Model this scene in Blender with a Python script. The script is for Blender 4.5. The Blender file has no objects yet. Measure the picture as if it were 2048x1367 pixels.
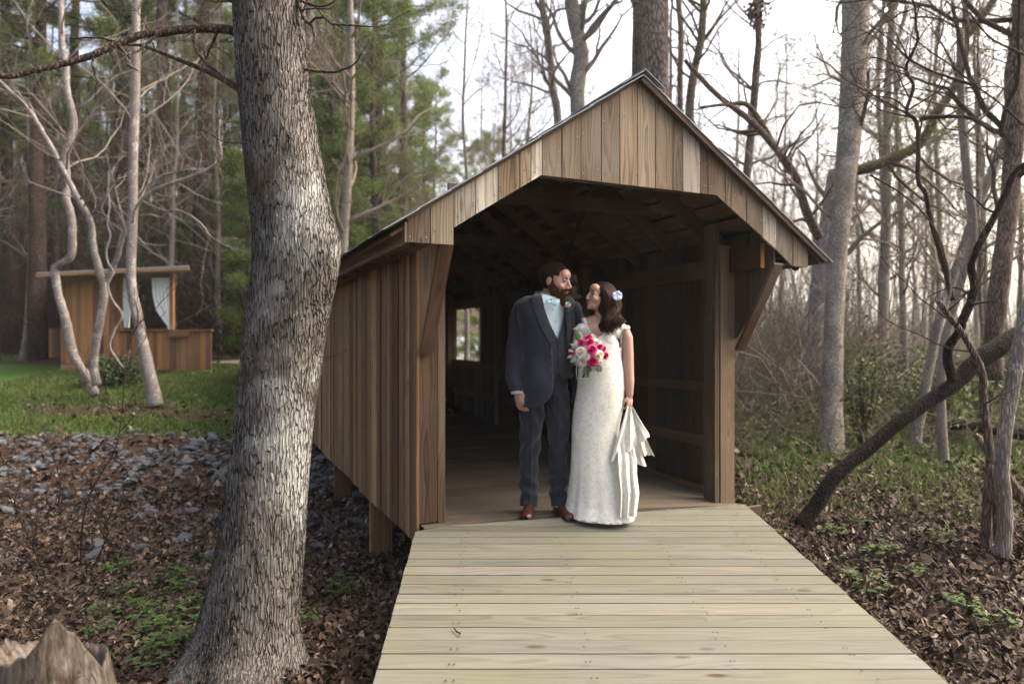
import bpy, math, random
import numpy as np
from mathutils import Vector, Matrix, noise as mnoise
SC = bpy.context.scene; COL = SC.collection
# ------------------------------------------------ camera, sky, sun, exposure
F = 1334.0; CX = 1024.0; HY = 681.0; EYE = 1.28
cam = bpy.data.cameras.new('camera'); cam_o = bpy.data.objects.new('camera', cam); COL.objects.link(cam_o)
cam_o.location = (0, 0, EYE); cam_o.rotation_euler = (math.pi/2, 0, 0)
cam.sensor_width = 36; cam.lens = F/2048*36; cam.shift_y = -2.5/2048
cam.clip_start = .05; cam.clip_end = 2000
cam.dof.use_dof = True; cam.dof.focus_distance = 4.2; cam.dof.aperture_fstop = 1.35
SC.camera = cam_o
SUN_EL, SUN_AZ = 46, 76      # azimuth: direction towards the sun, clockwise from +Y
W = bpy.data.worlds.new('World'); SC.world = W; W.use_nodes = True
wn = W.node_tree; sky = wn.nodes.new('ShaderNodeTexSky'); sky.sky_type = 'NISHITA'; sky.sun_disc = False
sky.sun_elevation = math.radians(SUN_EL); sky.sun_rotation = math.radians(SUN_AZ)
sky.dust_density = 10; sky.air_density = .8; sky.ozone_density = .2
bg = wn.nodes['Background']; _t = wn.nodes.new('ShaderNodeMix'); _t.data_type = 'RGBA'; _t.blend_type = 'MULTIPLY'; _t.inputs[0].default_value = 1; _t.inputs[7].default_value = (.99, 1.0, .96, 1); wn.links.new(sky.outputs[0], _t.inputs[6]); wn.links.new(_t.outputs[2], bg.inputs[0]); bg.inputs[1].default_value = .15
sl = bpy.data.lights.new('sun', 'SUN'); sl.energy = .5; sl.angle = math.radians(85); sl.color = (1, .90, .77)
so = bpy.data.objects.new('sun', sl); COL.objects.link(so)
_a, _e = math.radians(SUN_AZ), math.radians(SUN_EL)
_d = Vector((math.sin(_a)*math.cos(_e), math.cos(_a)*math.cos(_e), math.sin(_e)))
so.rotation_euler = (-_d).to_track_quat('-Z', 'Y').to_euler()
SC.view_settings.view_transform = 'Standard'; SC.view_settings.look = 'None'
SC.view_settings.exposure = 2.2; SC.view_settings.gamma = 1
SC.cycles.max_bounces = 6; SC.cycles.diffuse_bounces = 3; SC.cycles.transparent_max_bounces = 8
SC.cycles.use_denoising = True
# ------------------------------------------------ helpers
def V3(*a): return np.array(a, float)
def P(px, py, d): return V3((px-CX)/F*d, d, EYE-(py-HY)/F*d)     # a point seen at px,py of the photo, d metres ahead
TH = math.radians(24.3); U = V3(math.cos(TH), math.sin(TH), 0); VV = V3(-math.sin(TH), math.cos(TH), 0); L0 = V3(-.605, 4.64, 0)
def B(u, v, z): return L0+U*u+VV*v+V3(0, 0, z)
def uv_of(x, y):
    dx, dy = x-L0[0], y-L0[1]
    return dx*U[0]+dy*U[1], dx*VV[0]+dy*VV[1]
def nrm(a): a = np.asarray(a, float); return a/(np.linalg.norm(a)+1e-12)
def sstep(a, b, x): t = np.clip((x-a)/(b-a), 0, 1); return t*t*(3-2*t)
def tag(o, label=None, cat=None, group=None, kind=None):
    if label: o['label'] = label
    if cat: o['category'] = cat
    if group: o['group'] = group
    if kind: o['kind'] = kind
    return o
def empty(name, loc=(0, 0, 0), label=None, cat=None, group=None):
    o = bpy.data.objects.new(name, None); COL.objects.link(o); o.location = loc; o.empty_display_size = .1
    return tag(o, label, cat, group)
def link(name, me, parent=None, loc=None):
    o = bpy.data.objects.new(name, me); COL.objects.link(o)
    if loc is not None: o.location = loc
    if parent is not None:
        o.parent = parent
        if loc is None: o.location = -np.array(base_of(parent))
    return o
def base_of(p):
    b = np.zeros(3)
    while p is not None: b += np.array(p.location); p = p.parent
    return b
class MB:
    def __init__(s): s.v = []; s.q = []; s.t = []; s.g = []; s.r = []; s.n = 0; s.qm = []; s.tm = []
    def add(s, v, q=None, t=None, g=None, r=0., m=0):
        v = np.asarray(v, float).reshape(-1, 3); k = len(v)
        s.v.append(v); s.g.append(np.asarray(g, float).reshape(-1, 3) if g is not None else v.copy())
        s.r.append(np.full(k, r) if np.isscalar(r) else np.asarray(r, float))
        if q is not None and len(q): q = np.asarray(q, int).reshape(-1, 4)+s.n; s.q.append(q); s.qm.append(np.full(len(q), m))
        if t is not None and len(t): t = np.asarray(t, int).reshape(-1, 3)+s.n; s.t.append(t); s.tm.append(np.full(len(t), m))
        s.n += k
    def mesh(s, name, mats, smooth=False):
        v = np.concatenate(s.v); q = np.concatenate(s.q) if s.q else np.zeros((0, 4), int); t = np.concatenate(s.t) if s.t else np.zeros((0, 3), int)
        me = bpy.data.meshes.new(name); me.vertices.add(len(v)); me.vertices.foreach_set('co', v.ravel())
        me.loops.add(q.size+t.size); me.loops.foreach_set('vertex_index', np.concatenate([q.ravel(), t.ravel()]).astype(np.int32))
        me.polygons.add(len(q)+len(t))
        me.polygons.foreach_set('loop_start', np.concatenate([np.arange(len(q))*4, q.size+np.arange(len(t))*3]).astype(np.int32))
        mi = np.concatenate((s.qm or [np.zeros(0)])+(s.tm or [np.zeros(0)])).astype(np.int32)
        if not isinstance(mats, (list, tuple)): mats = [mats]
        for m in mats: me.materials.append(m)
        me.polygons.foreach_set('material_index', mi)
        me.polygons.foreach_set('use_smooth', np.full(len(q)+len(t), smooth))
        a = me.attributes.new('grain', 'FLOAT_VECTOR', 'POINT'); a.data.foreach_set('vector', np.concatenate(s.g).ravel())
        a = me.attributes.new('rnd', 'FLOAT', 'POINT'); a.data.foreach_set('value', np.concatenate(s.r))
        me.update(calc_edges=True); return me
    def build(s, name, mats, parent=None, smooth=False, loc=None): return link(name, s.mesh(name, mats, smooth), parent, loc)
    # a straight board from a to b, w across (vector), t thickness (vector); grain follows a-b
    def board(s, a, b, w, t, r=None, m=0):
        a, b, w, t = map(lambda x: np.asarray(x, float), (a, b, w, t)); L = np.linalg.norm(b-a); lw, lt = np.linalg.norm(w), np.linalg.norm(t)
        vs, gs = [], []
        for i, pnt in enumerate((a, b)):
            for sw, st in ((-.5, -.5), (.5, -.5), (.5, .5), (-.5, .5)):
                vs.append(pnt+w*sw+t*st); gs.append((i*L, sw*lw, st*lt))
        r = random.random() if r is None else r
        s.add(vs, q=[(0, 1, 2, 3), (7, 6, 5, 4), (0, 4, 5, 1), (1, 5, 6, 2), (2, 6, 7, 3), (3, 7, 4, 0)], g=gs, r=r, m=m)
    # a prism: polygon in plane (list of points), extruded by vector t; long grain along axis ax
    def prism(s, poly, t, ax, r=None, m=0):
        poly = [np.asarray(p, float) for p in poly]; n = len(poly); t = np.asarray(t, float); ax = nrm(ax); c = poly[0]; ac = nrm(np.cross(ax, t)); tn = nrm(t)
        vs = poly+[p+t for p in poly]; gs = [((p-c)@ax, (p-c)@ac, (p-c)@tn) for p in vs]; r = random.random() if r is None else r
        q = [(i, (i+1) % n, (i+1) % n+n, i+n) for i in range(n)]
        tr = [(0, i+1, i) for i in range(1, n-1)]+[(n, n+i, n+i+1) for i in range(1, n-1)]
        s.add(vs, q=q, t=tr, g=gs, r=r, m=m)
    def tube(s, pts, rad, n=8, r=0., m=0, cap=True, squash=None, gl=0.):
        pts = np.asarray(pts, float); k = len(pts); rad = np.broadcast_to(np.asarray(rad, float), (k,))
        T = np.gradient(pts, axis=0); T /= np.linalg.norm(T, axis=1)[:, None]+1e-12
        ref = V3(0, 0, 1) if abs(T.mean(0)[2]) < .8*np.linalg.norm(T.mean(0)) else V3(0, 1, 0)
        A = np.cross(T, ref); A /= np.linalg.norm(A, axis=1)[:, None]+1e-12; C = np.cross(T, A)
        th = np.arange(n)*2*math.pi/n; sa, sb = squash or (1, 1)
        ring = pts[:, None, :]+rad[:, None, None]*(np.cos(th)[None, :, None]*A[:, None, :]*sa+np.sin(th)[None, :, None]*C[:, None, :]*sb)
        i = np.arange(k-1)[:, None]*n; j = np.arange(n)[None, :]; j2 = (j+1) % n
        q = np.stack([i+j, i+j2, i+n+j2, i+n+j], -1).reshape(-1, 4)
        vs = ring.reshape(-1, 3); t = []
        if cap:
            vs = np.vstack([vs, pts[0], pts[-1]]); c0, c1 = k*n, k*n+1
            t = [(c0, (a+1) % n, a) for a in range(n)]+[(c1, (k-1)*n+a, (k-1)*n+(a+1) % n) for a in range(n)]
        s.add(vs, q=q, t=t, r=r, m=m)
    def grid(s, X, r=0., m=0, wrap=False, g=None):      # X: (a,b,3) lattice
        a, b, _ = X.shape; i = np.arange(a-1)[:, None]*b; j = np.arange(b if wrap else b-1)[None, :]; j2 = (j+1) % b
        s.add(X.reshape(-1, 3), q=np.stack([i+j, i+j2, i+b+j2, i+b+j], -1).reshape(-1, 4), r=r, m=m, g=g)
    def ell(s, c, rad, R=None, n=12, m=0, r=0.):
        th = np.linspace(0, math.pi, n+1)[:, None]; ph = (np.arange(2*n)*math.pi/n)[None, :]
        X = np.stack([np.sin(th)*np.cos(ph), np.sin(th)*np.sin(ph), np.cos(th)*np.ones_like(ph)], -1)*np.asarray(rad, float)
        if R is not None: X = X@np.asarray(R, float).T
        s.grid(X+np.asarray(c, float), m=m, wrap=True, r=r)
def frame(d, up=(0, 0, 1)):
    z = nrm(d); x = np.cross(up, z)
    if np.linalg.norm(x) < 1e-4: x = np.cross((0, 1, 0), z)
    x = nrm(x); return np.stack([x, np.cross(z, x), z], 1)
def smooth_path(pts, k=6):
    pts = np.asarray(pts, float); n = len(pts)
    if n < 3: return np.array([pts[0]+(pts[-1]-pts[0])*t for t in np.linspace(0, 1, k)])
    e = np.vstack([2*pts[0]-pts[1], pts, 2*pts[-1]-pts[-2]]); out = []
    for i in range(n-1):
        p0, p1, p2, p3 = e[i:i+4]
        for t in np.arange(k)/k:
            out.append(.5*((2*p1)+(-p0+p2)*t+(2*p0-5*p1+4*p2-p3)*t*t+(-p0+3*p1-3*p2+p3)*t**3))
    out.append(pts[-1]); return np.array(out)
# ------------------------------------------------ materials
class NT:
    def __init__(s, name, rough=.8, spec=.3):
        s.m = bpy.data.materials.new(name); s.m.use_nodes = True; s.t = s.m.node_tree; s.b = s.t.nodes['Principled BSDF']
        s.b.inputs['Roughness'].default_value = rough; s.b.inputs['Specular IOR Level'].default_value = spec
    def n(s, ty, ins=None, **kw):
        nd = s.t.nodes.new('ShaderNode'+ty)
        for k, v in kw.items(): setattr(nd, k, v)
        for k, v in (ins or {}).items():
            sk = nd.inputs[k]
            if isinstance(v, bpy.types.NodeSocket): s.t.links.new(v, sk)
            else: sk.default_value = v
        return nd
    def L(s, a, b): s.t.links.new(a, b)
    def math(s, op, a, b=0., c=0.): return s.n('Math', {0: a, 1: b, 2: c}, operation=op).outputs[0]
    def attr(s, name): return s.n('Attribute', attribute_name=name)
    def scale(s, vec, sc): return s.n('VectorMath', {0: vec, 1: sc}, operation='MULTIPLY').outputs[0]
    def vadd(s, a, b): return s.n('VectorMath', {0: a, 1: b}, operation='ADD').outputs[0]
    def noise(s, vec, scale, detail=3, rough=.55, col=False, dist=0.):
        nd = s.n('TexNoise', {'Vector': vec, 'Scale': scale, 'Detail': detail, 'Roughness': rough, 'Distortion': dist}); return nd.outputs['Color' if col else 'Fac']
    def ramp(s, fac, stops, interp='LINEAR'):
        nd = s.n('ValToRGB', {'Fac': fac}); cr = nd.color_ramp; cr.interpolation = interp
        while len(cr.elements) < len(stops): cr.elements.new(.5)
        for e, (p, c) in zip(cr.elements, stops): e.position = p; e.color = (*c, 1) if len(c) == 3 else c
        return nd.outputs[0]
    def mix(s, fac, a, b, mode='MIX'):
        nd = s.n('Mix', data_type='RGBA', blend_type=mode)
        for sk, v in ((nd.inputs[0], fac), (nd.inputs[6], a), (nd.inputs[7], b)):
            if isinstance(v, bpy.types.NodeSocket): s.L(v, sk)
            else: sk.default_value = v if not isinstance(v, tuple) or len(v) == 4 else (*v, 1)
        return nd.outputs[2]
    def bump(s, h, strength=.5, dist=.01):
        nd = s.n('Bump', {'Height': h, 'Strength': strength, 'Distance': dist}); s.L(nd.outputs[0], s.b.inputs['Normal']); return nd
    def base(s, c):
        if isinstance(c, bpy.types.NodeSocket): s.L(c, s.b.inputs['Base Color'])
        else: s.b.inputs['Base Color'].default_value = (*c, 1)
        return s.m
def g3(v): return (v, v, v)
def wood(name, tints, ring=.014, contrast=.55, grey=.25, greycol=(.30, .29, .27), rough=.8, streak=.5, knots=.5, stain=None, var=.75):
    N = NT(name, rough, .2); g = N.attr('grain').outputs['Vector']; r = N.attr('rnd').outputs['Fac']
    off = N.n('CombineXYZ', {0: N.math('MULTIPLY', r, 71.3), 1: N.math('MULTIPLY', r, 13.7), 2: N.math('MULTIPLY', r, 29.1)}).outputs[0]
    w1 = N.noise(N.vadd(N.scale(g, (.9, 5, 5)), off), 1.0, 2)
    w2 = N.noise(N.vadd(N.scale(g, (2.5, 14, 14)), off), 1.0, 2)
    sx = N.n('SeparateXYZ', {0: g}); A = N.math('ADD', sx.outputs[1], N.math('MULTIPLY', N.math('SUBTRACT', r, .5), .08)); T = N.math('ADD', sx.outputs[2], .045)
    rad = N.math('SQRT', N.math('ADD', N.math('MULTIPLY', A, A), N.math('MULTIPLY', T, T)))
    rad = N.math('ADD', rad, N.math('MULTIPLY', w1, .13)); rad = N.math('ADD', rad, N.math('MULTIPLY', w2, .015))
    rings = N.math('FRACT', N.math('DIVIDE', rad, ring))
    rings = N.ramp(rings, [(0, g3(0)), (.55, g3(.45)), (.82, g3(1)), (1, g3(0))])
    st = N.noise(N.vadd(N.scale(g, (2.2, 130, 130)), off), 1.0, 3, .7)
    big = N.noise(N.vadd(N.scale(g, (.8, 2.5, 2.5)), off), 1.0, 3)
    tint = N.ramp(N.math('FRACT', N.math('MULTIPLY', r, 7.77)), [(i/(len(tints)-1), c) for i, c in enumerate(tints)])
    f = N.math('ADD', N.math('MULTIPLY', rings, contrast), N.math('MULTIPLY', st, streak))
    f = N.math('MULTIPLY_ADD', f, -.95, 1.45)
    f = N.math('MULTIPLY', f, N.math('MULTIPLY_ADD', big, .9, .55)); f = N.math('MULTIPLY', f, N.math('MULTIPLY_ADD', N.math('FRACT', N.math('MULTIPLY', r, 41.3)), var, 1-var/2))
    c = N.mix(1, tint, N.n('CombineXYZ', {0: f, 1: f, 2: f}).outputs[0], 'MULTIPLY')
    gm = N.math('MULTIPLY', N.ramp(big, [(.4, g3(0)), (.65, g3(1))]), grey)
    c = N.mix(gm, c, greycol)
    vo = N.n('TexVoronoi', {'Vector': N.vadd(N.scale(g, (1.6, 5.5, 3)), off), 'Scale': 1.0}); kn = N.ramp(vo.outputs['Distance'], [(0, g3(1)), (.05, g3(.9)), (.10, g3(0))])
    c = N.mix(N.math('MULTIPLY', kn, knots), c, (.035, .02, .012))
    if stain:       # weather stains in world space
        gp = N.n('NewGeometry').outputs['Position']; sn = N.noise(N.scale(gp, (1, 1, .6)), 1.3, 4)
        c = N.mix(N.ramp(sn, [(.45, g3(0)), (.7, g3(.75))]), c, stain)
    N.bump(N.math('ADD', N.math('MULTIPLY', st, .6), N.math('MULTIPLY', rings, .4)), .35, .003)
    return N.base(c)
def plain(name, col, rough=.6, spec=.3, var=.15, scale=20, bump=0, metallic=0, sheen=0):
    N = NT(name, rough, spec); tc = N.n('TexCoord').outputs['Object']; n = N.noise(tc, scale, 4)
    f = N.math('MULTIPLY_ADD', n, 2*var, 1-var); c = N.mix(1, tuple(col), N.n('CombineXYZ', {0: f, 1: f, 2: f}).outputs[0], 'MULTIPLY')
    if bump: N.bump(n, bump, .004)
    N.b.inputs['Metallic'].default_value = metallic
    if sheen: N.b.inputs['Sheen Weight'].default_value = sheen
    return N.base(c)
def bark(name, light, dark, scale=1., zs=.2, moss=None, lich=None, disp=0., wid=.25, bmp=.8):
    N = NT(name, .9, .15); tc = N.n('TexCoord').outputs['Object']
    wv = N.noise(N.scale(tc, (1, 1, .5)), 9*scale, 3, .6, col=True)
    p = N.vadd(N.scale(tc, (1, 1, zs)), N.scale(N.vadd(wv, (-.5, -.5, -.5)), (.035/scale,)*3))
    vo = N.n('TexVoronoi', {'Vector': p, 'Scale': 42*scale, 'Randomness': .95}, feature='DISTANCE_TO_EDGE')
    fn = N.noise(N.scale(tc, (1, 1, .45)), 95*scale, 4, .7)
    ridge = N.ramp(vo.outputs['Distance'], [(0, g3(0)), (wid, g3(.75)), (wid*2.2, g3(1))])
    h = N.math('ADD', N.math('MULTIPLY', ridge, .75), N.math('MULTIPLY', fn, .45))
    big = N.noise(N.scale(tc, (1, 1, .5)), 3.2*scale, 4)
    cf = N.math('ADD', N.math('MULTIPLY', h, .8), N.math('MULTIPLY', N.math('SUBTRACT', big, .5), .9))
    mid = tuple((a*.45+b*.55) for a, b in zip(light, dark))
    c = N.ramp(cf, [(.25, dark), (.52, mid), (.78, light), (1, tuple(min(1, x*1.35) for x in light))])
    if lich:        # pale lichen in patches
        ln = N.noise(tc, lich[1], 4, .65); c = N.mix(N.math('MULTIPLY', N.ramp(ln, [(lich[2], g3(0)), (lich[2]+.12, g3(1))]), ridge), c, lich[0])
    if moss:
        mn = N.noise(tc, moss[1], 4, .6); c = N.mix(N.ramp(mn, [(moss[2], g3(0)), (moss[2]+.15, g3(.9))]), c, moss[0])
    if disp:
        d = N.n('Displacement', {'Height': h, 'Midlevel': .8, 'Scale': disp}); N.L(d.outputs[0], N.t.nodes['Material Output'].inputs['Displacement']); N.m.displacement_method = 'BOTH'
    else: N.bump(h, bmp, .012)
    return N.base(c)
def leafmat(name, stops, rough=.7, spec=.25, trans=0.):
    N = NT(name, rough, spec); r = N.attr('rnd').outputs['Fac']; c = N.ramp(r, stops)
    N.base(c)
    if trans:
        tr = N.n('BsdfTranslucent', {'Color': c}); mx = N.n('MixShader', {0: trans}); out = N.t.nodes['Material Output']
        N.L(N.b.outputs[0], mx.inputs[1]); N.L(tr.outputs[0], mx.inputs[2]); N.L(mx.outputs[0], out.inputs[0])
    return N.m
HAZE = .0008
# ------------------------------------------------ wood materials
M_gable = wood('weathered gable boards', [(.130, .084, .048), (.21, .152, .096), (.33, .30, .255), (.125, .083, .052), (.275, .205, .132), (.080, .052, .034), (.185, .128, .078)], ring=.016, contrast=.8, grey=.35, greycol=(.22, .20, .175))
M_side = wood('brown side boards', [(.115, .056, .023), (.21, .122, .056), (.065, .033, .016), (.28, .18, .09), (.13, .066, .029), (.175, .103, .049)], ring=.02, contrast=.7, grey=.06, greycol=(.27, .21, .15), knots=.25)
M_post = wood('post wood', [(.082, .048, .026), (.115, .073, .042), (.07, .042, .024)], ring=.018, contrast=.8, grey=.12, knots=.3)
M_inner_shade = wood('shaded inner wall boards', [(.050, .036, .029), (.068, .05, .039), (.058, .045, .04)], ring=.02, contrast=.4, grey=.2, greycol=(.06, .052, .05))  # interior shade put into the colour, darker than the outer boards
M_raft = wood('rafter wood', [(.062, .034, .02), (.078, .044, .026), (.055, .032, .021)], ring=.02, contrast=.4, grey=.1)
M_brace = wood('dark brace wood', [(.062, .031, .015), (.075, .038, .019)], ring=.02)
M_deck = wood('pale deck boards', [(.108, .103, .087), (.140, .134, .107), (.096, .094, .084), (.129, .124, .097), (.113, .103, .087)], ring=.022, var=.35, contrast=.4, grey=.5, greycol=(.092, .090, .081), streak=.7, knots=1., rough=.75, stain=(.098, .100, .064))
M_floor = wood('worn bridge floor', [(.095, .076, .058), (.115, .094, .072), (.085, .07, .054)], ring=.02, var=.3, contrast=.3, grey=.25, greycol=(.085, .075, .062), knots=.5, stain=(.055, .044, .034))
M_nail = plain('nail steel', (.34, .32, .30), .4, .5, metallic=.6)
M_naild = plain('dark nail', (.03, .022, .018), .7, .2)
M_roof = NT('slate grey roof metal', .5, .4)
_n = M_roof.noise(M_roof.n('TexCoord').outputs['Object'], 5, 5, .7)
M_roof = M_roof.base(M_roof.ramp(_n, [(.35, (.14, .16, .18)), (.55, (.24, .27, .30)), (.68, (.19, .17, .16)), (.78, (.16, .05, .03))]))
M_under = plain('roof underside', (.11, .09, .075), .7, .3, .3, 3)
# ------------------------------------------------ covered bridge
random.seed(4)
GV = -.483; PITCH = .66; RU = 1.45; RZ = 3.15          # gable plane, roof pitch, ridge position and height of the board tops
def roofz(u): return RZ-PITCH*abs(u-RU)
def deckz(u, v):
    u = np.clip(u, 0, 3.2); tw = -.133*(u/2.8)**2.4*np.exp(-np.clip(v, 0, 9)/1.2)
    return tw-.1037*np.clip(-(v+.22), 0, 9)
bridge = empty('covered_bridge', B(1.4, 0, 0), 'brown wooden covered footbridge with a gabled roof and vertical boards, dark inside', 'covered bridge')
# gable siding: vertical boards cut by the roof line and the opening
def opening(u):
    if u < .0415 or u > 2.789: return 1.885
    if u < .663: return 1.996+(u-.0415)*(2.39-1.996)/(.663-.0415)
    if u > 2.158: return 1.996+(2.789-u)*(2.39-1.996)/(2.789-2.158)
    return 2.39
mb = MB(); gn = MB(); gnd = MB()
cuts = [814.5, 861, 908, 952, 996, 1040, 1062, 1084, 1124, 1162, 1203, 1240, 1275.5, 1311, 1346, 1366, 1401, 1416, 1451, 1462, 1493, 1525, 1553, 1586, 1616]
us = []
for c in cuts:
    k = (c-CX)/F; us.append((k*(4.2)+.406)/(.911-k*.4115))
for i in range(len(us)-1):
    a, b = us[i]+.0034, us[i+1]-.0034; ks = [a]+[x for x in (.0415, .663, RU, 2.158, 2.789) if a < x < b]+[b]
    dv = random.uniform(-.003, .003); n = len(ks)
    lo = []; hi = []
    for k in ks:
        e = k+(1e-4 if k == a else -1e-4 if k == b else 0)
        lo.append(opening(e)); hi.append(roofz(k))
    if abs(us[i]-.0415) < .02: lo[0] = 1.996
    rr = random.random()
    vs, gs = [], []
    for v in (GV+dv, GV+dv+.02):
        for zz in (lo, hi):
            for k, z in zip(ks, zz): vs.append(B(k, v, z)); gs.append((z, k-(a+b)/2, v-GV))
    idx = lambda s_, h, j: s_*2*n+h*n+j
    q = [];
    for j in range(n-1):
        q += [(idx(0, 0, j), idx(0, 0, j+1), idx(0, 1, j+1), idx(0, 1, j)), (idx(1, 0, j+1), idx(1, 0, j), idx(1, 1, j), idx(1, 1, j+1)), (idx(0, 0, j+1), idx(0, 0, j), idx(1, 0, j), idx(1, 0, j+1)), (idx(0, 1, j), idx(0, 1, j+1), idx(1, 1, j+1), idx(1, 1, j))]
    q += [(idx(0, 0, 0), idx(0, 1, 0), idx(1, 1, 0), idx(1, 0, 0)), (idx(0, 1, n-1), idx(0, 0, n-1), idx(1, 0, n-1), idx(1, 1, n-1))]
    mb.add(vs, q=q, g=gs, r=rr)
    for k, sd in ((a+.02, 1), (b-.02, 1)):
        for z in (opening(k)+.06, roofz(k)-.16):
            (gn if random.random() < .6 else gnd).ell(B(k+random.uniform(-.01, .01), GV-.004, z+random.uniform(-.03, .03)), (.0035,)*3, n=4)
mb.build('gable_siding', M_gable, bridge)
gn.build('nail_heads', M_nail, bridge)['kind'] = 'stuff'; gnd.build('nail_holes', M_naild, bridge)['kind'] = 'stuff'
# header board behind the opening edge (dark lower edge)
mb = MB(); mb.board(B(.60, GV+.045, 2.43), B(2.22, GV+.045, 2.43), V3(0, 0, .09), VV*.04); mb.build('header_beam', M_post, bridge)
# side siding with a diagonal wing at the front; windows cut at v 5.94..7.285
ZB = -.14; LEN = 12.2
def side(u0, wing, inner):
    mb = MB(); v = -.44 if wing else -.01
    while v < LEN:
        w = random.choice([.055, .065, .09, .12, .14, .095, .07]) if not inner else random.uniform(.13, .15)
        v2 = min(v+w, LEN); gp_ = .0006 if inner else .003; a, b = v+gp_, v2-gp_; zt = roofz(u0)-.09
        du = random.uniform(-.006, .006)
        def zlow(x): return ZB+.012*math.sin(x*3) if x >= -.02 else 1.28+(-x)*1.25
        if v < -.02: segs = [((zlow(a) if a < -.02 else 1.28), (zlow(b) if b < -.02 else 1.28), zt)]
        elif b > 5.94 and a < 7.285: segs = [(ZB, ZB, .94), (1.87, 1.87, zt)]
        else: segs = [(zlow(a), zlow(b), zt)]
        rr = random.random()
        for z1, z2, z3 in segs:
            mb.prism([B(u0+du, a, z1), B(u0+du, b, z2), B(u0+du, b, z3), B(u0+du, a, z3)], U*.019, (0, 0, 1), rr)
        v = v2
    return mb
side(-.062, 0, False).build('side_siding', M_side, bridge)
side(2.784, 1, True).build('side_siding', M_inner_shade, bridge)
def post(u, v, z0, z1, wu, wv, m=M_post, name='post'):
    mb = MB(); mb.board(B(u, v, z0), B(u, v, z1), U*wu, VV*wv); return mb.build(name, m, bridge)
post(.024, .02, .012, 1.98, .134, .038, name='corner_board')
post(.121, .05, -.02, 2.1, .052, .10)
post(2.7055, .02, -.136, 2.1, .152, .038, name='corner_board')
post(2.5925, .075, -.125, 2.28, .045, .14)
for v in (2.45, 4.9, 7.35, 9.8, 12.1):
    post(2.72, v, -.05, 2.15, .13, .1, M_raft); post(.02, v, -.05, 2.1, .13, .1, M_raft)
# plates, rails, braces
def beam(a, b, w, t, name, m=M_raft):
    mb = MB(); mb.board(a, b, w, t); return mb.build(name, m, bridge)
beam(B(2.72, .16, 1.92), B(2.72, LEN, 1.92), V3(0, 0, .16), U*.05, 'wall_plate'); beam(B(.03, .12, 2.0), B(.03, LEN, 2.0), V3(0, 0, .16), U*.05, 'wall_plate')
for z, h in ((.855, .085), (.365, .095)):
    for a, b in ((.15, 2.39), (2.51, 4.84), (4.96, 7.29), (7.41, 9.74), (9.86, 12.0)):
        beam(B(2.775, a, z), B(2.775, b, z), V3(0, 0, h), U*.06, 'wall_rail'); beam(B(-.02, a, z), B(-.02, b, z), V3(0, 0, h), U*.06, 'wall_rail')
for u in (0., 2.81):
    beam(B(u, GV+.02, 1.90), B(u, -.028, 1.20), U*.092, nrm(VV*.70+V3(0, 0, .46))*.03, 'brace', M_brace)
beam(B(2.66, 4.2, 1.75), B(2.66, 5.2, .25), VV*.07, U*.035, 'brace', M_deck); beam(B(2.63, 4.93, -.0), B(2.63, 4.93, 1.0), VV*.03, U*.05, 'wall_stud', M_deck)
for v in (5.90, 7.325): beam(B(2.79, v, .9), B(2.79, v, 1.9), VV*.07, U*.07, 'window_trim')
beam(B(2.79, 5.86, .90), B(2.79, 7.36, .90), U*.09, V3(0, 0, .05), 'window_sill')
# roof: rafters, skip sheathing, metal, fascia, rake boards
for i in range(21):
    v = GV+.10+i*.61
    for s_ in (-1, 1):
        e = RU+s_*1.68; mb = MB(); p0 = B(RU+s_*.02, v, roofz(RU)-.12); p1 = B(e, v, roofz(e)-.12)
        mb.board(p0, p1, np.cross(nrm(p1-p0), VV)*.14, VV*.04); mb.build('rafter', M_raft, bridge)
for i in range(6):
    v = .68+i*2.44; beam(B(.40, v, 2.50), B(2.50, v, 2.50), V3(0, 0, .12), VV*.04, 'collar_tie')
wb = [nrm(V3(*(B(RU+1.3, 3.9, roofz(RU+1.3)-.22)-B(RU+.25, .25, roofz(RU+.25)-.22))))]
beam(B(RU+.2, .3, roofz(RU+.2)-.215), B(RU+1.30, 3.2, roofz(RU+1.3)-.215), VV*.09, V3(0, 0, .03), 'wind_brace')
mb = MB()
for s_ in (-1, 1):
    k = 0
    while .06+k*.165 < 1.74:
        a = .06+k*.165; b = a+.10; m_ = (a+b)/2
        p = lambda d, z: B(RU+s_*d, 0, roofz(RU+d)+z)
        d1 = nrm(V3(*(U*s_))+V3(0, 0, -PITCH))
        for j in range(4):
            va, vb = GV+.02+j*3.05, GV+.02+j*3.05+3.04
            mb.board(B(RU+s_*m_, va, roofz(RU+m_)-.035), B(RU+s_*m_, vb, roofz(RU+m_)-.035), d1*.115, np.cross(d1, VV)*.018)
        k += 1
mb.build('roof_sheathing', M_raft, bridge)
# metal sheets in overlapping courses
mb = MB(); mu = MB()
for s_ in (-1, 1):
    d1 = nrm(U*s_+V3(0, 0, -PITCH)); nn = nrm(np.cross(VV, d1)*s_); nn = nn if nn[2] > 0 else -nn
    nc = 9; tot = 2.22 if s_ < 0 else 2.23
    top = B(RU, 0, RZ+.022)
    for c in range(nc):
        nv = 34
        for j in range(nv):
            va = GV-.055+j*(LEN+.6)/nv; vb = va+(LEN+.6)/nv+.012
            a = c*tot/nc; b = (c+1)*tot/nc+.03+random.uniform(-.012, .012); o = .002+.004*(j % 2)+random.uniform(0, .002)
            p0 = top+d1*a+nn*(o); p1 = top+d1*b+nn*(o+.006)
            pts = [p0+VV*va, p0+VV*vb, p1+VV*vb, p1+VV*va]
            mb.prism([x for x in pts], -nn*.006, d1)
    a0 = top+d1*.02-nn*.004; a1 = top+d1*(tot-.01)-nn*.004
    mu.prism([a0+VV*(GV-.03), a0+VV*(LEN), a1+VV*(LEN), a1+VV*(GV-.03)], -nn*.003, VV)
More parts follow.
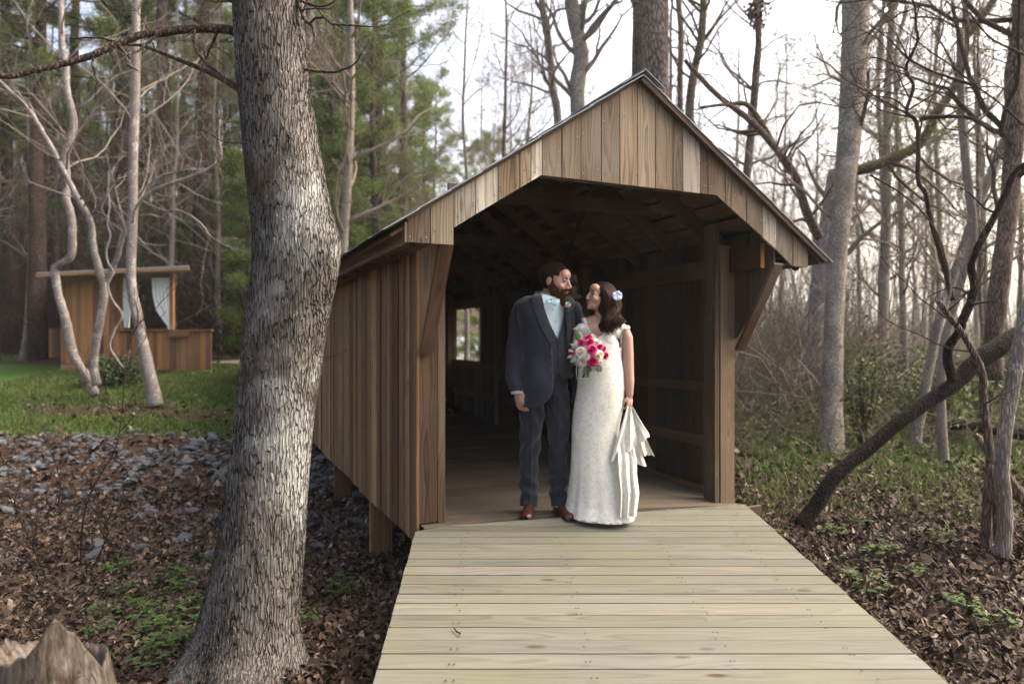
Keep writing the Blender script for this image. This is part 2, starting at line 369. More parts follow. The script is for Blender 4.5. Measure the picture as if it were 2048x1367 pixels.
mb.build('roof', M_roof, bridge); mu.build('roof_lining', M_under, bridge)
mb = MB()   # ridge cap, slightly lifted
for j in range(12):
    va = GV-.07+j*1.08
    for s_ in (-1, 1):
        d1 = nrm(U*s_+V3(0, 0, -PITCH)); t = B(RU, 0, RZ+.055+random.uniform(-.004, .01))
        mb.prism([t+VV*va, t+VV*(va+1.1), t+VV*(va+1.1)+d1*(.16+random.uniform(0, .03)), t+VV*va+d1*(.17+random.uniform(0, .05))], V3(0, 0, -.005), VV)
mb.build('ridge_cap', M_roof, bridge)
# rake trim under the metal at the gable (right side heavy, left thin), fascia along the eaves
M_rake = wood('dark rake board', [(.05, .032, .022), (.07, .045, .03)], grey=.4, greycol=(.06, .05, .045), stain=(.03, .025, .022))
dR = nrm(U+V3(0, 0, -PITCH)); nR = nrm(U*PITCH+V3(0, 0, 1)); dL = nrm(-U+V3(0, 0, -PITCH)); nL = nrm(-U*PITCH+V3(0, 0, 1))
beam(B(RU, GV-.025, RZ+.0), B(RU, GV-.025, RZ+.0)+dR*2.19, nR*.042, VV*.045, 'rake_board', M_rake)
beam(B(RU, GV-.012, RZ+.008), B(RU, GV-.012, RZ+.008)+dL*2.06, nL*.02, VV*.022, 'rake_board', M_rake)
M_fas = wood('stained fascia', [(.27, .20, .135), (.22, .15, .10)], grey=.3, stain=(.10, .065, .05), knots=.6)
beam(B(-.262, GV+.004, 1.946), B(-.262, LEN, 1.946), V3(0, 0, .122), U*.022, 'fascia', M_fas)
beam(B(3.118, GV+.022, 1.946), B(3.118, LEN, 1.946), V3(0, 0, .11), U*.022, 'fascia', M_fas)
# soffit boards closing the eaves
mb = MB()
for u0, u1 in ((-.245, -.07), (2.84, 3.10)):
    mb.board(B((u0+u1)/2, GV+.03, 1.90), B((u0+u1)/2, LEN, 1.90), U*(u1-u0), V3(0, 0, .015))
mb.build('soffit', M_post, bridge)
# floor of the bridge
mb = MB(); v = -.09; 
while v < LEN:
    v2 = v+.138; rr = random.random(); n = 7; uu = np.linspace(-.03, 2.80, n)
    top = [[B(u, x, float(deckz(u, x))) for u in uu] for x in (v+.003, v2-.003)]
    X = np.array([[p-V3(0, 0, .03) for p in top[0]], top[0], top[1], [p-V3(0, 0, .03) for p in top[1]]])
    g = np.array([[(u, dd, zz) for u in uu] for dd, zz in ((-.07, -.03), (-.07, 0), (.07, 0), (.07, -.03))])
    mb.grid(X, r=rr, g=g); v = v2
mb.build('floor', M_floor, bridge)
for u in (.03, 1.4, 2.72): beam(B(u, .25, -.09), B(u, LEN, -.09), V3(0, 0, .10), U*.045, 'floor_joist', M_side)
# stilts
def gz_stub(): pass
# ------------------------------------------------ boardwalk ramp
rng = np.random.default_rng(11)
def on_deck(px, row):
    d = F*EYE/(row-HY)
    for _ in range(40):
        x = (px-CX)/F*d; u, v = uv_of(x, d); z = float(deckz(u, v)); d = .5*d+.5*F*(EYE-z)/(row-HY)
    x = (px-CX)/F*d; u, v = uv_of(x, d); return V3(x, d, float(deckz(u, v)))
ramp = empty('boardwalk', B(1.4, -1.5, -.15), 'pale greenish plank boardwalk ramp leading up to the covered bridge', 'boardwalk')
rows = [1008.5, 1019, 1030, 1041, 1052, 1063, 1075, 1087.6, 1101.7, 1118, 1133, 1151, 1169, 1188, 1207, 1230.5, 1255, 1280.5, 1308, 1339, 1372, 1408, 1448, 1492, 1541, 1597, 1661, 1735, 1821, 1921, 2040, 2180, 2360, 2600, 2900]
mb = MB(); kn = MB()
ends = []
for r_ in rows:
    lx = 833-.2817*(r_-1056.5) if r_ > 1056.5 else 833+(1056.5-r_)/48.5*657
    rx = 1490+1.128*(r_-1008); ends.append((on_deck(lx, r_), on_deck(rx, r_)))
for k in range(len(rows)-1):
    (a0, a1), (b0, b1) = ends[k], ends[k+1]; n = 9; rr = random.random(); gap = .0026+random.random()*.0030; up = random.uniform(-.0012, .0012)
    ts = np.linspace(0, 1, n); j0, j1 = random.uniform(-.004, .004), random.uniform(-.004, .004)
    A_ = a0+(a1-a0)*ts[:, None]; B_ = b0+(b1-b0)*ts[:, None]
    dv = (B_-A_); ln = np.linalg.norm(dv, axis=1)[:, None]+1e-6; A_ = A_+dv/ln*np.minimum(gap, ln*.3); B_ = B_-dv/ln*np.minimum(gap, ln*.3)
    for Q in (A_, B_):
        z_ = [deckz(*uv_of(q[0], q[1])) for q in (Q[0], Q[-1])]; Q[:, 2] = z_[0]+(z_[1]-z_[0])*ts+up+.004
    A_[0, 0] += j0; B_[0, 0] += j0; A_[-1, 0] += j1; B_[-1, 0] += j1
    dn = V3(0, 0, -.032); X = np.array([A_+dn, A_, B_, B_+dn])
    Lh = np.linalg.norm(a1-a0); g = np.array([[(t*max(Lh, .1)+k*3.1, d, z) for t in ts] for d, z in ((-.057, -.03), (-.057, 0), (.057, 0), (.057, -.03))])
    mb.grid(X, r=rr, g=g)
    for e, o in ((0, 0), (-1, 0)):      # end faces
        vs = [X[0][e], X[1][e], X[2][e], X[3][e]]; mb.add(vs, q=[(0, 1, 2, 3)], g=g[:, e], r=rr)
    for t in (.12, .13, .36, .37, .62, .63, .86, .87) if ln.min() > .03 else ():
        if random.random() < .92:
            w = random.choice([.25, .75]); q = a0+(a1-a0)*t+(b0-a0+((b1-a1)-(b0-a0))*t)*w; u, v = uv_of(q[0], q[1]); kn.ell((q[0]+random.uniform(-.01, .01), q[1], float(deckz(u, v))+.0045), (.0058, .0058, .0014), n=4)
mb.build('deck_boards', M_deck, ramp); kn.build('nail_heads', M_naild, ramp)['kind'] = 'stuff'
mb = MB(); q_ = [on_deck(*p_) for p_ in ((908, 1258), (913, 1266), (921, 1270))]; mb.tube([x+V3(0, 0, .010) for x in q_], .004, 5); tag(mb.build('fallen_twig', M_naild), 'tiny brown twig lying on the boardwalk boards', 'twig')
mb = MB()
for s_, off in ((0, .03), (1, -.03)):
    p, q = ends[8][s_], ends[-1][s_]; mb.board(p+V3(off*2, 0, -.13), q+V3(off*2, 0, -.13), U*.04, V3(0, 0, .18))
mb.build('side_joist', M_post, ramp)
mb = MB(); p, q = ends[0][1], ends[7][1]; mb.board(B(2.3, -.06, -.24), B(3.02, -.06, -.24), V3(0, 0, .17), VV*.04); mb.build('end_joist', M_post, ramp)
# ------------------------------------------------ ground
yl = [-30, -5, 2, 4, 6, 7.6, 9.7, 12, 16, 18, 22, 30, 45, 70, 120, 400]; zl = [-.8, -.72, -.66, -.6, -.66, -.62, -.12, .12, .5, .65, .95, 1.75, 4.6, 10, 18, 30]
yr = [-30, -5, 3, 5, 9, 15, 25, 45, 80, 120, 400]; zr = [-.7, -.55, -.42, -.27, -.30, -.34, -.25, .6, 2.6, 4, 8]
def lakez(y): return -.55+.0268*(y-20)
def gh(x, y, rough=True):
    x = np.asarray(x, float); y = np.asarray(y, float)
    a = np.where(y > 3, x/np.maximum(y, 3), x/3)
    wl = 1-sstep(-.22, .22, a); wl = np.where(y < 6, 1-sstep(-.5, 1.6, x), wl*sstep(6, 9, y)+(1-sstep(-.5, 1.6, x))*(1-sstep(6, 9, y)))
    z = wl*np.interp(y, yl, zl)+(1-wl)*np.interp(y, yr, zr)
    # lake basin behind the bridge
    lk = sstep(-.34, -.24, a)*(1-sstep(.20, .28, a))*sstep(21, 26, y)*(1-sstep(126, 134, y))
    z = z*(1-lk)+(lakez(y)-.8)*lk
    sh = sstep(-.5, -.35, a)*(1-sstep(.3, .45, a))*sstep(126, 150, y); z = z*(1-sh)+(4+(y-130)*.12)*sh
    if rough:
        z = z+.035*np.sin(x*1.7+y*.9)*np.sin(y*1.3-x*.6)+.02*np.sin(x*4.1+1)*np.sin(y*3.7)
        z = z+.10*np.exp(-((x+1.62)**2+(y-3.72)**2)/.35)      # root mound of the big oak
    return z
s1 = np.linspace(-1, 1, 300); gx = 9*s1+190*s1**5; s2 = np.linspace(0, 1, 300); gy = -8+26*s2+330*s2**4.5
GX, GY = np.meshgrid(gx, gy); GZ = gh(GX, GY)
def grass_w(x, y):      # how green the ground is
    a = x/np.maximum(y, 1); n = np.sin(x*1.9+y*1.1)*np.cos(y*1.7-x*.8)*.5+np.sin(x*.7-y*.9)*.5
    lawn = sstep(9.5, 10.1, y+n*.25)*(1-sstep(19, 22, y))*(1-sstep(-.28, -.12, a))
    bare = np.exp(-(((x+7.2)/1.8)**2+((y-11.6)/.8)**2))+.9*np.exp(-(((x+4.2)/1.8)**2+((y-11.2)/.55)**2))
    lawn = lawn*(1-np.clip(bare, 0, 1)*.85)
    right = sstep(.28, .4, a)*sstep(4.5, 7.5, y)*(.55+.35*n)*(1-sstep(22, 32, y)*.6)
    left = .35*np.exp(-(((x+2.6)/.9)**2+((y-5.0)/.8)**2))+.3*np.exp(-(((x+3.7)/.8)**2+((y-5.2)/1.2)**2))
    path = np.exp(-((y-18.4)/.55)**2)*(a < -.2)
    return np.clip(lawn+right+left, 0, 1)*(1-np.clip(path*1.4, 0, 1)), np.clip(path*1.2, 0, 1)*(a > -.6)
G_, PA = grass_w(GX, GY)
NTm = NT('forest floor', .95, .1); gp = NTm.n('NewGeometry').outputs['Position']; gw = NTm.attr('rnd').outputs['Fac']; pw = NTm.attr('grain').outputs['Vector']
n1 = NTm.noise(gp, 6, 5, .7); n2 = NTm.noise(gp, 38, 4, .7); n3 = NTm.noise(gp, 1.2, 3)
lit = NTm.ramp(n2, [(.3, (.016, .009, .007)), (.5, (.045, .025, .018)), (.62, (.08, .047, .034)), (.75, (.14, .095, .073))])
soil = NTm.ramp(n1, [(.3, (.028, .016, .011)), (.7, (.065, .04, .026))]); c = NTm.mix(NTm.ramp(n3, [(.45, g3(.15)), (.65, g3(.6))]), lit, soil)
gr = NTm.ramp(n2, [(.3, (.022, .045, .010)), (.6, (.055, .105, .018)), (.8, (.10, .14, .03))])
f = NTm.math('ADD', gw, NTm.math('MULTIPLY', NTm.math('SUBTRACT', n1, .5), .9)); c = NTm.mix(NTm.ramp(f, [(.3, g3(0)), (.65, g3(1))]), c, gr)
c = NTm.mix(NTm.n('SeparateXYZ', {0: pw}).outputs[0], c, (.40, .37, .33))
NTm.bump(NTm.math('ADD', n2, NTm.math('MULTIPLY', n1, .5)), .7, .03); M_ground = NTm.base(c)
mb = MB(); i = np.arange(299)[:, None]*300; j = np.arange(299)[None, :]
mb.add(np.stack([GX, GY, GZ], -1).reshape(-1, 3), q=np.stack([i+j, i+j+1, i+301+j, i+300+j], -1).reshape(-1, 4), g=np.stack([PA, PA*0, PA*0], -1).reshape(-1, 3), r=G_.ravel())
tag(mb.build('ground', M_ground, smooth=True), kind='structure')
# lake behind the bridge
NTl = NT('lake water', .12, .6); NTl.bump(NTl.noise(NTl.scale(NTl.n('NewGeometry').outputs['Position'], (1, .35, 1)), 1.5, 3), .25, .05)
NTl.b.inputs['IOR'].default_value = 1.33; M_lake = NTl.base((.62, .70, .78))
mb = MB(); ys = np.linspace(20, 131, 12); mb.grid(np.array([[(a*y, y, lakez(y)) for a in (-.36, -.1, .1, .3)] for y in ys])); tag(mb.build('lake', M_lake), kind='structure')
mb = MB()
for k in range(9): mb.board(V3(-4.6+k*.8, 100, lakez(100)+.35), V3(-3.9+k*.8, 100, lakez(100)+.35), V3(0, 1.6, 0), V3(0, 0, .12))
for k in range(5): mb.board(V3(-4.4+k*1.6, 100, lakez(100)-.6), V3(-4.4+k*1.6, 100, lakez(100)+.3), V3(.15, 0, 0), V3(0, .15, 0))
tag(mb.build('dock', M_deck), 'small pale dock on the lake seen through the bridge window', 'dock')
# stilts of the bridge
for u in (.04, 2.72):
    for v in (1.50, 3.42, 5.4, 7.6, 9.8, 11.9):
        p = B(u, v, 0); mb = MB(); mb.board(V3(p[0], p[1], float(gh(p[0], p[1]))-.25), V3(p[0], p[1], -.145), U*.19, VV*.06); mb.build('stilt', M_fas if 0 else M_side, bridge)
        if u < 1: beam(B(.06, v+.06, -.22), B(2.8, v+.06, -.22), V3(0, 0, .14), VV*.045, 'cross_beam', M_side)
# ------------------------------------------------ leaf litter, grass, rocks, weeds
def scatter(n, box, dens):
    x0, x1, y0, y1 = box; x = rng.uniform(x0, x1, n); y = rng.uniform(y0, y1, n); k = rng.random(n) < dens(x, y); return x[k], y[k]
def off_ramp(x, y):
    u, v = uv_of(x, y); a = x/np.maximum(y, .3)
    return ~((v < -.03) & (a > -.15) & (x < 2.05) & (y < 5.9) & (x-2.05 < (y-5.75)*.07))
M_leaf = leafmat('dead leaves', [(0, (.018, .010, .007)), (.3, (.036, .021, .014)), (.6, (.060, .036, .024)), (.84, (.098, .064, .043)), (.94, (.17, .125, .09)), (1, (.25, .21, .17))], .75, .3)
M_blade = leafmat('grass blades', [(0, (.035, .062, .013)), (.5, (.065, .105, .020)), (.85, (.10, .13, .034)), (1, (.17, .15, .08))], .7, .2, .25)
def leaves(x, y, size, name, tilt=.55):
    n = len(x); z = gh(x, y)+rng.uniform(.004, .035, n); s = size*rng.uniform(.35, 1.7, n); th = rng.uniform(0, 6.283, n)
    nx, ny = rng.normal(0, tilt, n), rng.normal(0, tilt, n); d = np.stack([np.cos(th), np.sin(th), -(nx*np.cos(th)+ny*np.sin(th))], 1); e = np.stack([-np.sin(th), np.cos(th), -(-nx*np.sin(th)+ny*np.cos(th))], 1)
    c = np.stack([x, y, z], 1); s = s[:, None]; w = rng.uniform(.16, .46, n)[:, None]; cu = rng.uniform(-.6, .75, n)[:, None]*s*V3(0, 0, 1)
    P4 = np.stack([c-d*s*.5+cu*.5, c-d*s*.12+e*s*w*.9+cu, c+d*s*.28+e*s*w*.55+cu*.6, c+d*s*.55+cu*.3, c+d*s*.2-e*s*w*.7+cu*.9, c-d*s*.2-e*s*w*.8+cu*.7], 1)
    i = np.arange(n)[:, None]*6; q = np.concatenate([i+np.array([0, 3, 2, 1]), i+np.array([0, 5, 4, 3])], 0)
    m = MB(); m.add(P4.reshape(-1, 3), q=q, r=np.repeat(rng.random(n), 6)); return m
def ld(x, y):
    g, _ = grass_w(x, y); a = x/np.maximum(y, 1)
    base = np.where(y > 9.6, .25, 1.)*(1-.75*g); rocks = (x < -1) & (y > 6.3) & (y < 9.6)
    return base*np.where(rocks, .6, 1)*off_ramp(x, y)
x, y = scatter(250000, (-6.5, 6, 1.5, 8), ld); tag(leaves(x, y, .039, '').build('leaf_litter', M_leaf), kind='stuff')
x, y = scatter(80000, (-9, 12, 7.5, 18), ld); tag(leaves(x, y, .07, '').build('leaf_litter', M_leaf), kind='stuff')
def blades(x, y, h, lean=.5, w=.006):
    n = len(x); z = gh(x, y)-.01; hh = h*rng.uniform(.4, 1.3, n); th = rng.uniform(0, 6.283, n); t2 = rng.uniform(0, 6.283, n)
    c = np.stack([x, y, z], 1); sd = np.stack([np.cos(th), np.sin(th), 0*th], 1)*w; ln = np.stack([np.cos(t2), np.sin(t2), 0*th], 1)*(hh*rng.uniform(.1, lean, n))[:, None]; up = np.stack([0*th, 0*th, hh], 1)
    P5 = np.stack([c-sd, c+sd, c+up*.6+ln*.4+sd*.7, c+up*.6+ln*.4-sd*.7, c+up+ln], 1); i = np.arange(n)[:, None]*5
    m = MB(); m.add(P5.reshape(-1, 3), q=i+np.array([0, 1, 2, 3]), t=i+np.array([3, 2, 4]), r=np.repeat(rng.random(n), 5)); return m
x, y = scatter(150000, (-11, 0, 9.2, 19), lambda x, y: grass_w(x, y)[0]**1.5); tag(blades(x, y, .085, .7, .009).build('lawn_grass', M_blade), kind='stuff')
def rd(x, y): return off_ramp(x, y)*grass_w(x, y)[0]*(.3+.7*(np.sin(x*3.1+y)*np.sin(y*2.7-x) > -.1))*(x > .5)
x, y = scatter(90000, (1.8, 12, 4.2, 17), rd); tag(blades(x, y, .13, .9, .008).build('woodland_grass', M_blade), kind='stuff')
def cl(x, y): return off_ramp(x, y)*((np.sin(x*5.3+1)*np.sin(y*4.7+x*2) > .35)*.5*((x < -1.2)|(x > 2)))
x, y = scatter(26000, (-4.8, 4.5, 2.4, 7), cl); tag(blades(x, y, .07, .9, .004).build('sparse_grass', M_blade), kind='stuff')
def straw(n, box, dens, L, w):      # dry stems, needles and twig bits
    x, y = scatter(n, box, dens); n = len(x); z = gh(x, y)+rng.uniform(.012, .05, n); th = rng.uniform(0, 6.283, n); l = L*rng.uniform(.3, 1.5, n); sl_ = rng.normal(0, .15, n)
    d = np.stack([np.cos(th)*l, np.sin(th)*l, sl_*l], 1); e = np.stack([-np.sin(th), np.cos(th), 0*th], 1)*w; c = np.stack([x, y, z], 1); md = c+np.stack([-np.sin(th), np.cos(th), .5+0*th], 1)*(l*rng.normal(0, .12, n))[:, None]
    P6 = np.stack([c-d/2-e, c-d/2+e, md+e, md-e, c+d/2+e*.5, c+d/2-e*.5], 1); i = np.arange(n)[:, None]*6; m = MB(); m.add(P6.reshape(-1, 3), q=np.concatenate([i+np.array([0, 1, 2, 3]), i+np.array([3, 2, 4, 5])]), r=np.repeat(rng.uniform(.35, 1, n), 6)); return m
tag(straw(26000, (-6.5, 6, 1.5, 8), off_ramp, .10, .0016).build('twig_litter', M_leaf), kind='stuff')
# rocks: bank of riprap
M_rock = NT('blue grey rock', .85, .3); tc = M_rock.n('TexCoord').outputs['Object']; _n = M_rock.noise(tc, 9, 5, .7); _r = M_rock.n('ObjectInfo').outputs['Random']
M_rock.bump(_n, .6, .02); M_rock = M_rock.base(M_rock.mix(M_rock.math('MULTIPLY', _r, .6), M_rock.ramp(_n, [(.3, (.035, .038, .043)), (.55, (.075, .081, .092)), (.75, (.155, .163, .175))]), (.10, .105, .115)))
def rock_arr(seed, s):
    r = np.random.default_rng(seed); n = 7; th = np.linspace(0, math.pi, n+1)[:, None]; ph = (np.arange(10)*math.pi/5)[None, :]
    X = np.stack([np.sin(th)*np.cos(ph), np.sin(th)*np.sin(ph), np.cos(th)*np.ones_like(ph)], -1); D = X.reshape(-1, 3)
    R = np.full(len(D), 1.6)
    for _ in range(13):
        d = nrm(r.normal(size=3)*(1, 1, 1.2)); h = r.uniform(.62, .95); c = D@d; R = np.minimum(R, np.where(c > .05, h/np.maximum(c, .05), 9))
    return X*R.reshape(n+1, 10, 1)*np.array([1, r.uniform(.6, .9), r.uniform(.4, .7)])*s
rm = []
for k in range(9):
    m = MB(); m.grid(rock_arr(k, 1.), wrap=True); rm.append(m.mesh('rock', M_rock))
x, y = scatter(1500, (-8.2, -.2, 5.6, 10), lambda x, y: np.where((x/y > -.82)&(x/y < -.2), .12+.55*sstep(6.8, 8.4, y)*(y < 9.8), 0)*(.3+.7*(np.sin(x*2.3+y*1.7)*np.sin(y*2.9-x) > -.15)))
for k in range(min(len(x), 290)):
    o = link('rock', rm[k % 9]); s = rng.uniform(.03, .10); o.scale = (s, s, s); o.location = (x[k], y[k], gh(x[k], y[k])+s*.28); o.rotation_euler = (rng.uniform(-.5, .5), rng.uniform(-.5, .5), rng.uniform(0, 6))
    tag(o, 'blue grey angular rock among leaves on the bank below the lawn', 'rock', 'rocks scattered over the leafy bank')
m = MB(); x, y = scatter(10500, (-8.2, 0, 5.2, 10), lambda x, y: np.where((x/y > -.85), .1+.6*sstep(6., 8., y)*(y < 9.8), 0)*(.25+.75*(np.sin(x*2.3+y*1.7)*np.sin(y*2.9-x) > -.15)))
bt = [rock_arr(20+k, 1.) for k in range(6)]
for k in range(len(x)):
    a = rng.uniform(0, 6); c, s_ = math.cos(a), math.sin(a); s = rng.uniform(.015, .04); X = bt[k % 6]@np.array([[c, -s_, 0], [s_, c, 0], [0, 0, 1]])*s
    m.grid(X+V3(x[k], y[k], float(gh(x[k], y[k]))+s*.3), wrap=True)
tag(m.build('gravel', M_rock), kind='stuff')
# leafy green weeds
M_weed = leafmat('weed leaves', [(0, (.03, .065, .012)), (.6, (.06, .11, .022)), (1, (.10, .15, .035))], .6, .3, .3)
def weed(seed, n=26, R=.10):
    r = np.random.default_rng(seed); m = MB()
    for _ in range(n):
        a = r.uniform(0, 6.28); l = r.uniform(.3, 1)*R; h = r.uniform(.03, .12); tip = V3(math.cos(a)*l, math.sin(a)*l, h); m.tube([V3(0, 0, 0), tip*.5+V3(0, 0, h*.2), tip], [.0015, .0012, .001], 3, r=.3, cap=False)
        for q in range(3):
            b = a+(-1.1, 0, 1.1)[q]; d = V3(math.cos(b), math.sin(b), r.uniform(-.2, .3)); e = nrm(np.cross(d, (0, 0, 1))); s = r.uniform(.016, .032)
            m.add([tip, tip+d*s*.5+e*s*.42, tip+d*s+V3(0, 0, -.004), tip+d*s*.5-e*s*.42], t=[(0, 1, 2), (0, 2, 3)], r=r.random())
    return m.mesh('weed', M_weed)
wm = [weed(k) for k in range(5)]
pts = [(250, 1190, 3.6), (275, 1215, 3.4), (300, 1230, 3.3), (330, 1262, 3.2), (285, 1275, 3.1), (310, 1310, 3.0), (345, 1300, 3.05), (215, 1240, 3.3), (200, 1275, 3.1), (235, 1150, 3.9), (385, 1290, 3.2), (300, 1340, 2.8), (395, 1235, 3.6), (590, 1240, 3.4), (612, 1255, 3.3), (684, 1195, 4.3), (340, 1165, 3.8), (360, 1185, 3.7), (420, 1130, 4.6), (1560, 1330, 3.6), (1730, 1190, 3.9), (1820, 1155, 4.2), (1900, 1215, 3.7), (1930, 1230, 3.6), (1760, 1120, 4.4), (1880, 1090, 4.7), (1540, 1075, 5.2), (1665, 1075, 5.0), (1725, 1060, 5.2), (1990, 1260, 3.4)]
weeds_ = []
for k, (px, py, d) in enumerate(pts):
    z = -.6 if px < 800 else -.4; d = F*(EYE-z)/(py-HY)
    for _ in range(4): z = float(gh((px-CX)/F*d, d)); d = F*(EYE-z)/(py-HY)
    o = link('weed', wm[k % 5]); o.location = ((px-CX)/F*d, d, z); s = rng.uniform(.8, 1.3); o.scale = (s,)*3; o.rotation_euler = (0, 0, rng.uniform(0, 6))
    tag(o, 'low leafy green weed', 'weed', 'leafy weeds on the forest floor'); weeds_.append((px, py, o))
def ground_at(px, py):
    d = 5.
    for _ in range(60): d = .6*d+.4*F*(EYE-float(gh((px-CX)/F*d, d)))/(py-HY)
    return V3((px-CX)/F*d, d, float(gh((px-CX)/F*d, d)))
for sd in (0, 1):
    ls = sorted([w for w in weeds_ if (w[0] > 800) == bool(sd)], key=lambda w: w[0])
    for i, (px, py, o) in enumerate(ls): o['label'] = 'low leafy green weed in dead leaves '+('right' if sd else 'left')+' of the boardwalk, '+'first second third fourth fifth sixth seventh eighth ninth tenth eleventh twelfth thirteenth fourteenth fifteenth sixteenth seventeenth eighteenth nineteenth twentieth'.split()[i]+' from the left'
# sticks lying on the ground
M_stick = bark('dry stick', (.34, .28, .24), (.10, .07, .05), 2, .3)
for k, (pl, w) in enumerate([([(100, 1138), (170, 1130), (245, 1118)], .018), ([(155, 1147), (200, 1140)], .014), ([(1790, 1225), (1850, 1206), (1925, 1204)], .010), ([(1870, 1326), (1950, 1350), (2048, 1367)], .014), ([(1525, 1035), (1580, 1025), (1640, 1042)], .012), ([(1730, 1042), (1790, 1060)], .012), ([(1850, 1110), (1950, 1130), (2048, 1160)], .011), ([(700, 1200), (730, 1215)], .008), ([(330, 1075), (400, 1095)], .010)]):
    pt = smooth_path([ground_at(*q)+V3(0, 0, .02) for q in pl], 6); pt[:, 2] += rng.normal(0, .004, len(pt)); m = MB(); m.tube(pt, np.linspace(w, w*.5, len(pt)), 7)
    tag(m.build('fallen_stick', M_stick, smooth=True), ['long pale fallen stick under the thin bush at left', 'short pale stick beside the long one at left', 'pale curved stick on leaves at the right of the boardwalk', 'brown stick along the bottom right corner of the boardwalk', 'thin stick by the foot of the leaning dark log', 'short twig on the grass past the leaning log', 'thin brown stick below the forked trunks at right', 'small stick between the oak and the boardwalk', 'thin stick on the bank left of the oak'][k], 'stick')
# ------------------------------------------------ trees
def fbm(n, r, a=1.):
    return np.convolve(r.normal(size=n+6), np.ones(5)/5, 'same')[3:n+3]*a
def swob(n, r, a):
    k = np.ones(7)/7; v = np.stack([np.convolve(r.normal(size=n+12), k, 'same')[6:n+6] for _ in range(3)], 1)*2.2*a; v[0] = 0; v[-1] = 0; return v
def branch(m, p, d, L, r0, lv, r, maxlv, bend=.22, up=.25, kids=(5, 5, 4, 3), mmat=0, tips=None, rmin=.0016, mids=None):
    n = (9, 7, 5, 4, 3)[min(lv, 4)]; pts = [np.array(p, float)]; d = nrm(d); dirs = []
    for i in range(n):
        d = nrm(d+r.normal(size=3)*bend+V3(0, 0, up*.3)); pts.append(pts[-1]+d*L/n); dirs.append(d)
    rr = np.linspace(r0, max(r0*(.35 if lv == 0 else .2), rmin), n+1)
    m.tube(pts, rr, (9, 6, 4, 3, 3)[min(lv, 4)], m=mmat, cap=lv < 2)
    if lv >= maxlv:
        if tips is not None: tips.append((pts[-1], d, L))
        return pts
    k = kids[min(lv, len(kids)-1)]
    for j in range(k):
        t = r.uniform(.25, 1) if lv else r.uniform(.35, 1); i = min(int(t*n), n-1); q = pts[i]+(pts[i+1]-pts[i])*(t*n-i if t < 1 else 1)
        ax = nrm(np.cross(dirs[i], r.normal(size=3))); an = r.uniform(.45, 1.05); nd = dirs[i]*math.cos(an)+ax*math.sin(an)
        branch(m, q, nd, L*r.uniform(.38, .62), max(np.interp(t*n, range(n+1), rr)*r.uniform(.4, .65), rmin), lv+1, r, maxlv, bend, up, kids, mmat, tips, rmin, mids)
    return pts
M_barkg = bark('grey bark', (.31, .285, .255), (.12, .10, .085), 1.5, .12, lich=((.42, .40, .38), 5, .56))
M_barkp = bark('pale smooth bark', (.24, .21, .19), (.13, .105, .092), 1.6, .3, lich=((.32, .31, .30), 6, .55), bmp=.2)
M_barkw = bark('pale lavender bark', (.27, .245, .235), (.12, .10, .095), 1.6, .25, lich=((.46, .44, .425), 7, .52), bmp=.3)
M_barkb = bark('brown bark', (.23, .17, .14), (.045, .03, .024), 1.4, .13)
M_barkm = bark('mossy bark', (.19, .14, .10), (.06, .04, .03), .9, .3, moss=((.075, .10, .02), 5, .5))
M_barkd = bark('dark rotten bark', (.012, .008, .0065), (.004, .003, .0025), 1.1, .2, lich=((.035, .024, .019), 5, .66), bmp=1.)
M_barkpine = bark('pine bark', (.095, .068, .058), (.028, .019, .016), .6, .4)
M_twig = bark('bare twigs', (.28, .235, .195), (.16, .128, .10), 2, .5)
M_twigd = bark('dark bare twigs', (.075, .048, .038), (.03, .02, .017), 2, .5)
M_needle = leafmat('pine needles', [(0, (.04, .052, .014)), (.4, (.075, .12, .028)), (.75, (.13, .17, .04)), (1, (.22, .23, .065))], .7, .2, .35)
M_bud = leafmat('young leaves', [(0, (.05, .085, .018)), (1, (.11, .15, .035))], .7, .2, .4)
def path_tree(pts, rad, seed, mat, kids=8, klen=1.6, lv=3, label='', name='bare_tree', group=None, twig=None, tstart=.3, noise=.004, bend=.2, up=.2, kl=(4, 4, 3, 3), cat='tree', crown='crown', krad=.38, n=14):
    r = np.random.default_rng(seed); pts = np.asarray(pts, float); b = pts[0].copy(); t = empty(name, b, label, cat, group)
    sp = smooth_path(pts, 6); rd = np.interp(np.linspace(0, 1, len(sp)), np.linspace(0, 1, len(rad)), rad)
    sp = sp+swob(len(sp), r, noise); rd = rd*(1+fbm(len(rd), r, .06))
    m = MB(); m.tube(sp, rd, n); m.build('trunk', mat, t, smooth=True)
    if kids:
        m = MB()
        for k in range(kids):
            f = r.uniform(tstart, 1); i = min(int(f*(len(sp)-1)), len(sp)-2); d0 = nrm(sp[i+1]-sp[i]); ax = nrm(np.cross(d0, r.normal(size=3))); an = r.uniform(.5, 1.2)
            branch(m, sp[i], d0*math.cos(an)+ax*math.sin(an), klen*r.uniform(.5, 1.2), max(rd[i]*krad, .004), 1, r, lv, bend, up, kl)
        m.build(crown, twig or M_twig, t, smooth=True)
    return t
def PX(l, d0, d1=None):      # a traced outline set at real distances, d0 at its start to d1 at its end
    d1 = d0 if d1 is None else d1; n = len(l); return [P(q[0], q[1], d0+(d1-d0)*i/max(n-1, 1)) for i, q in enumerate(l)]
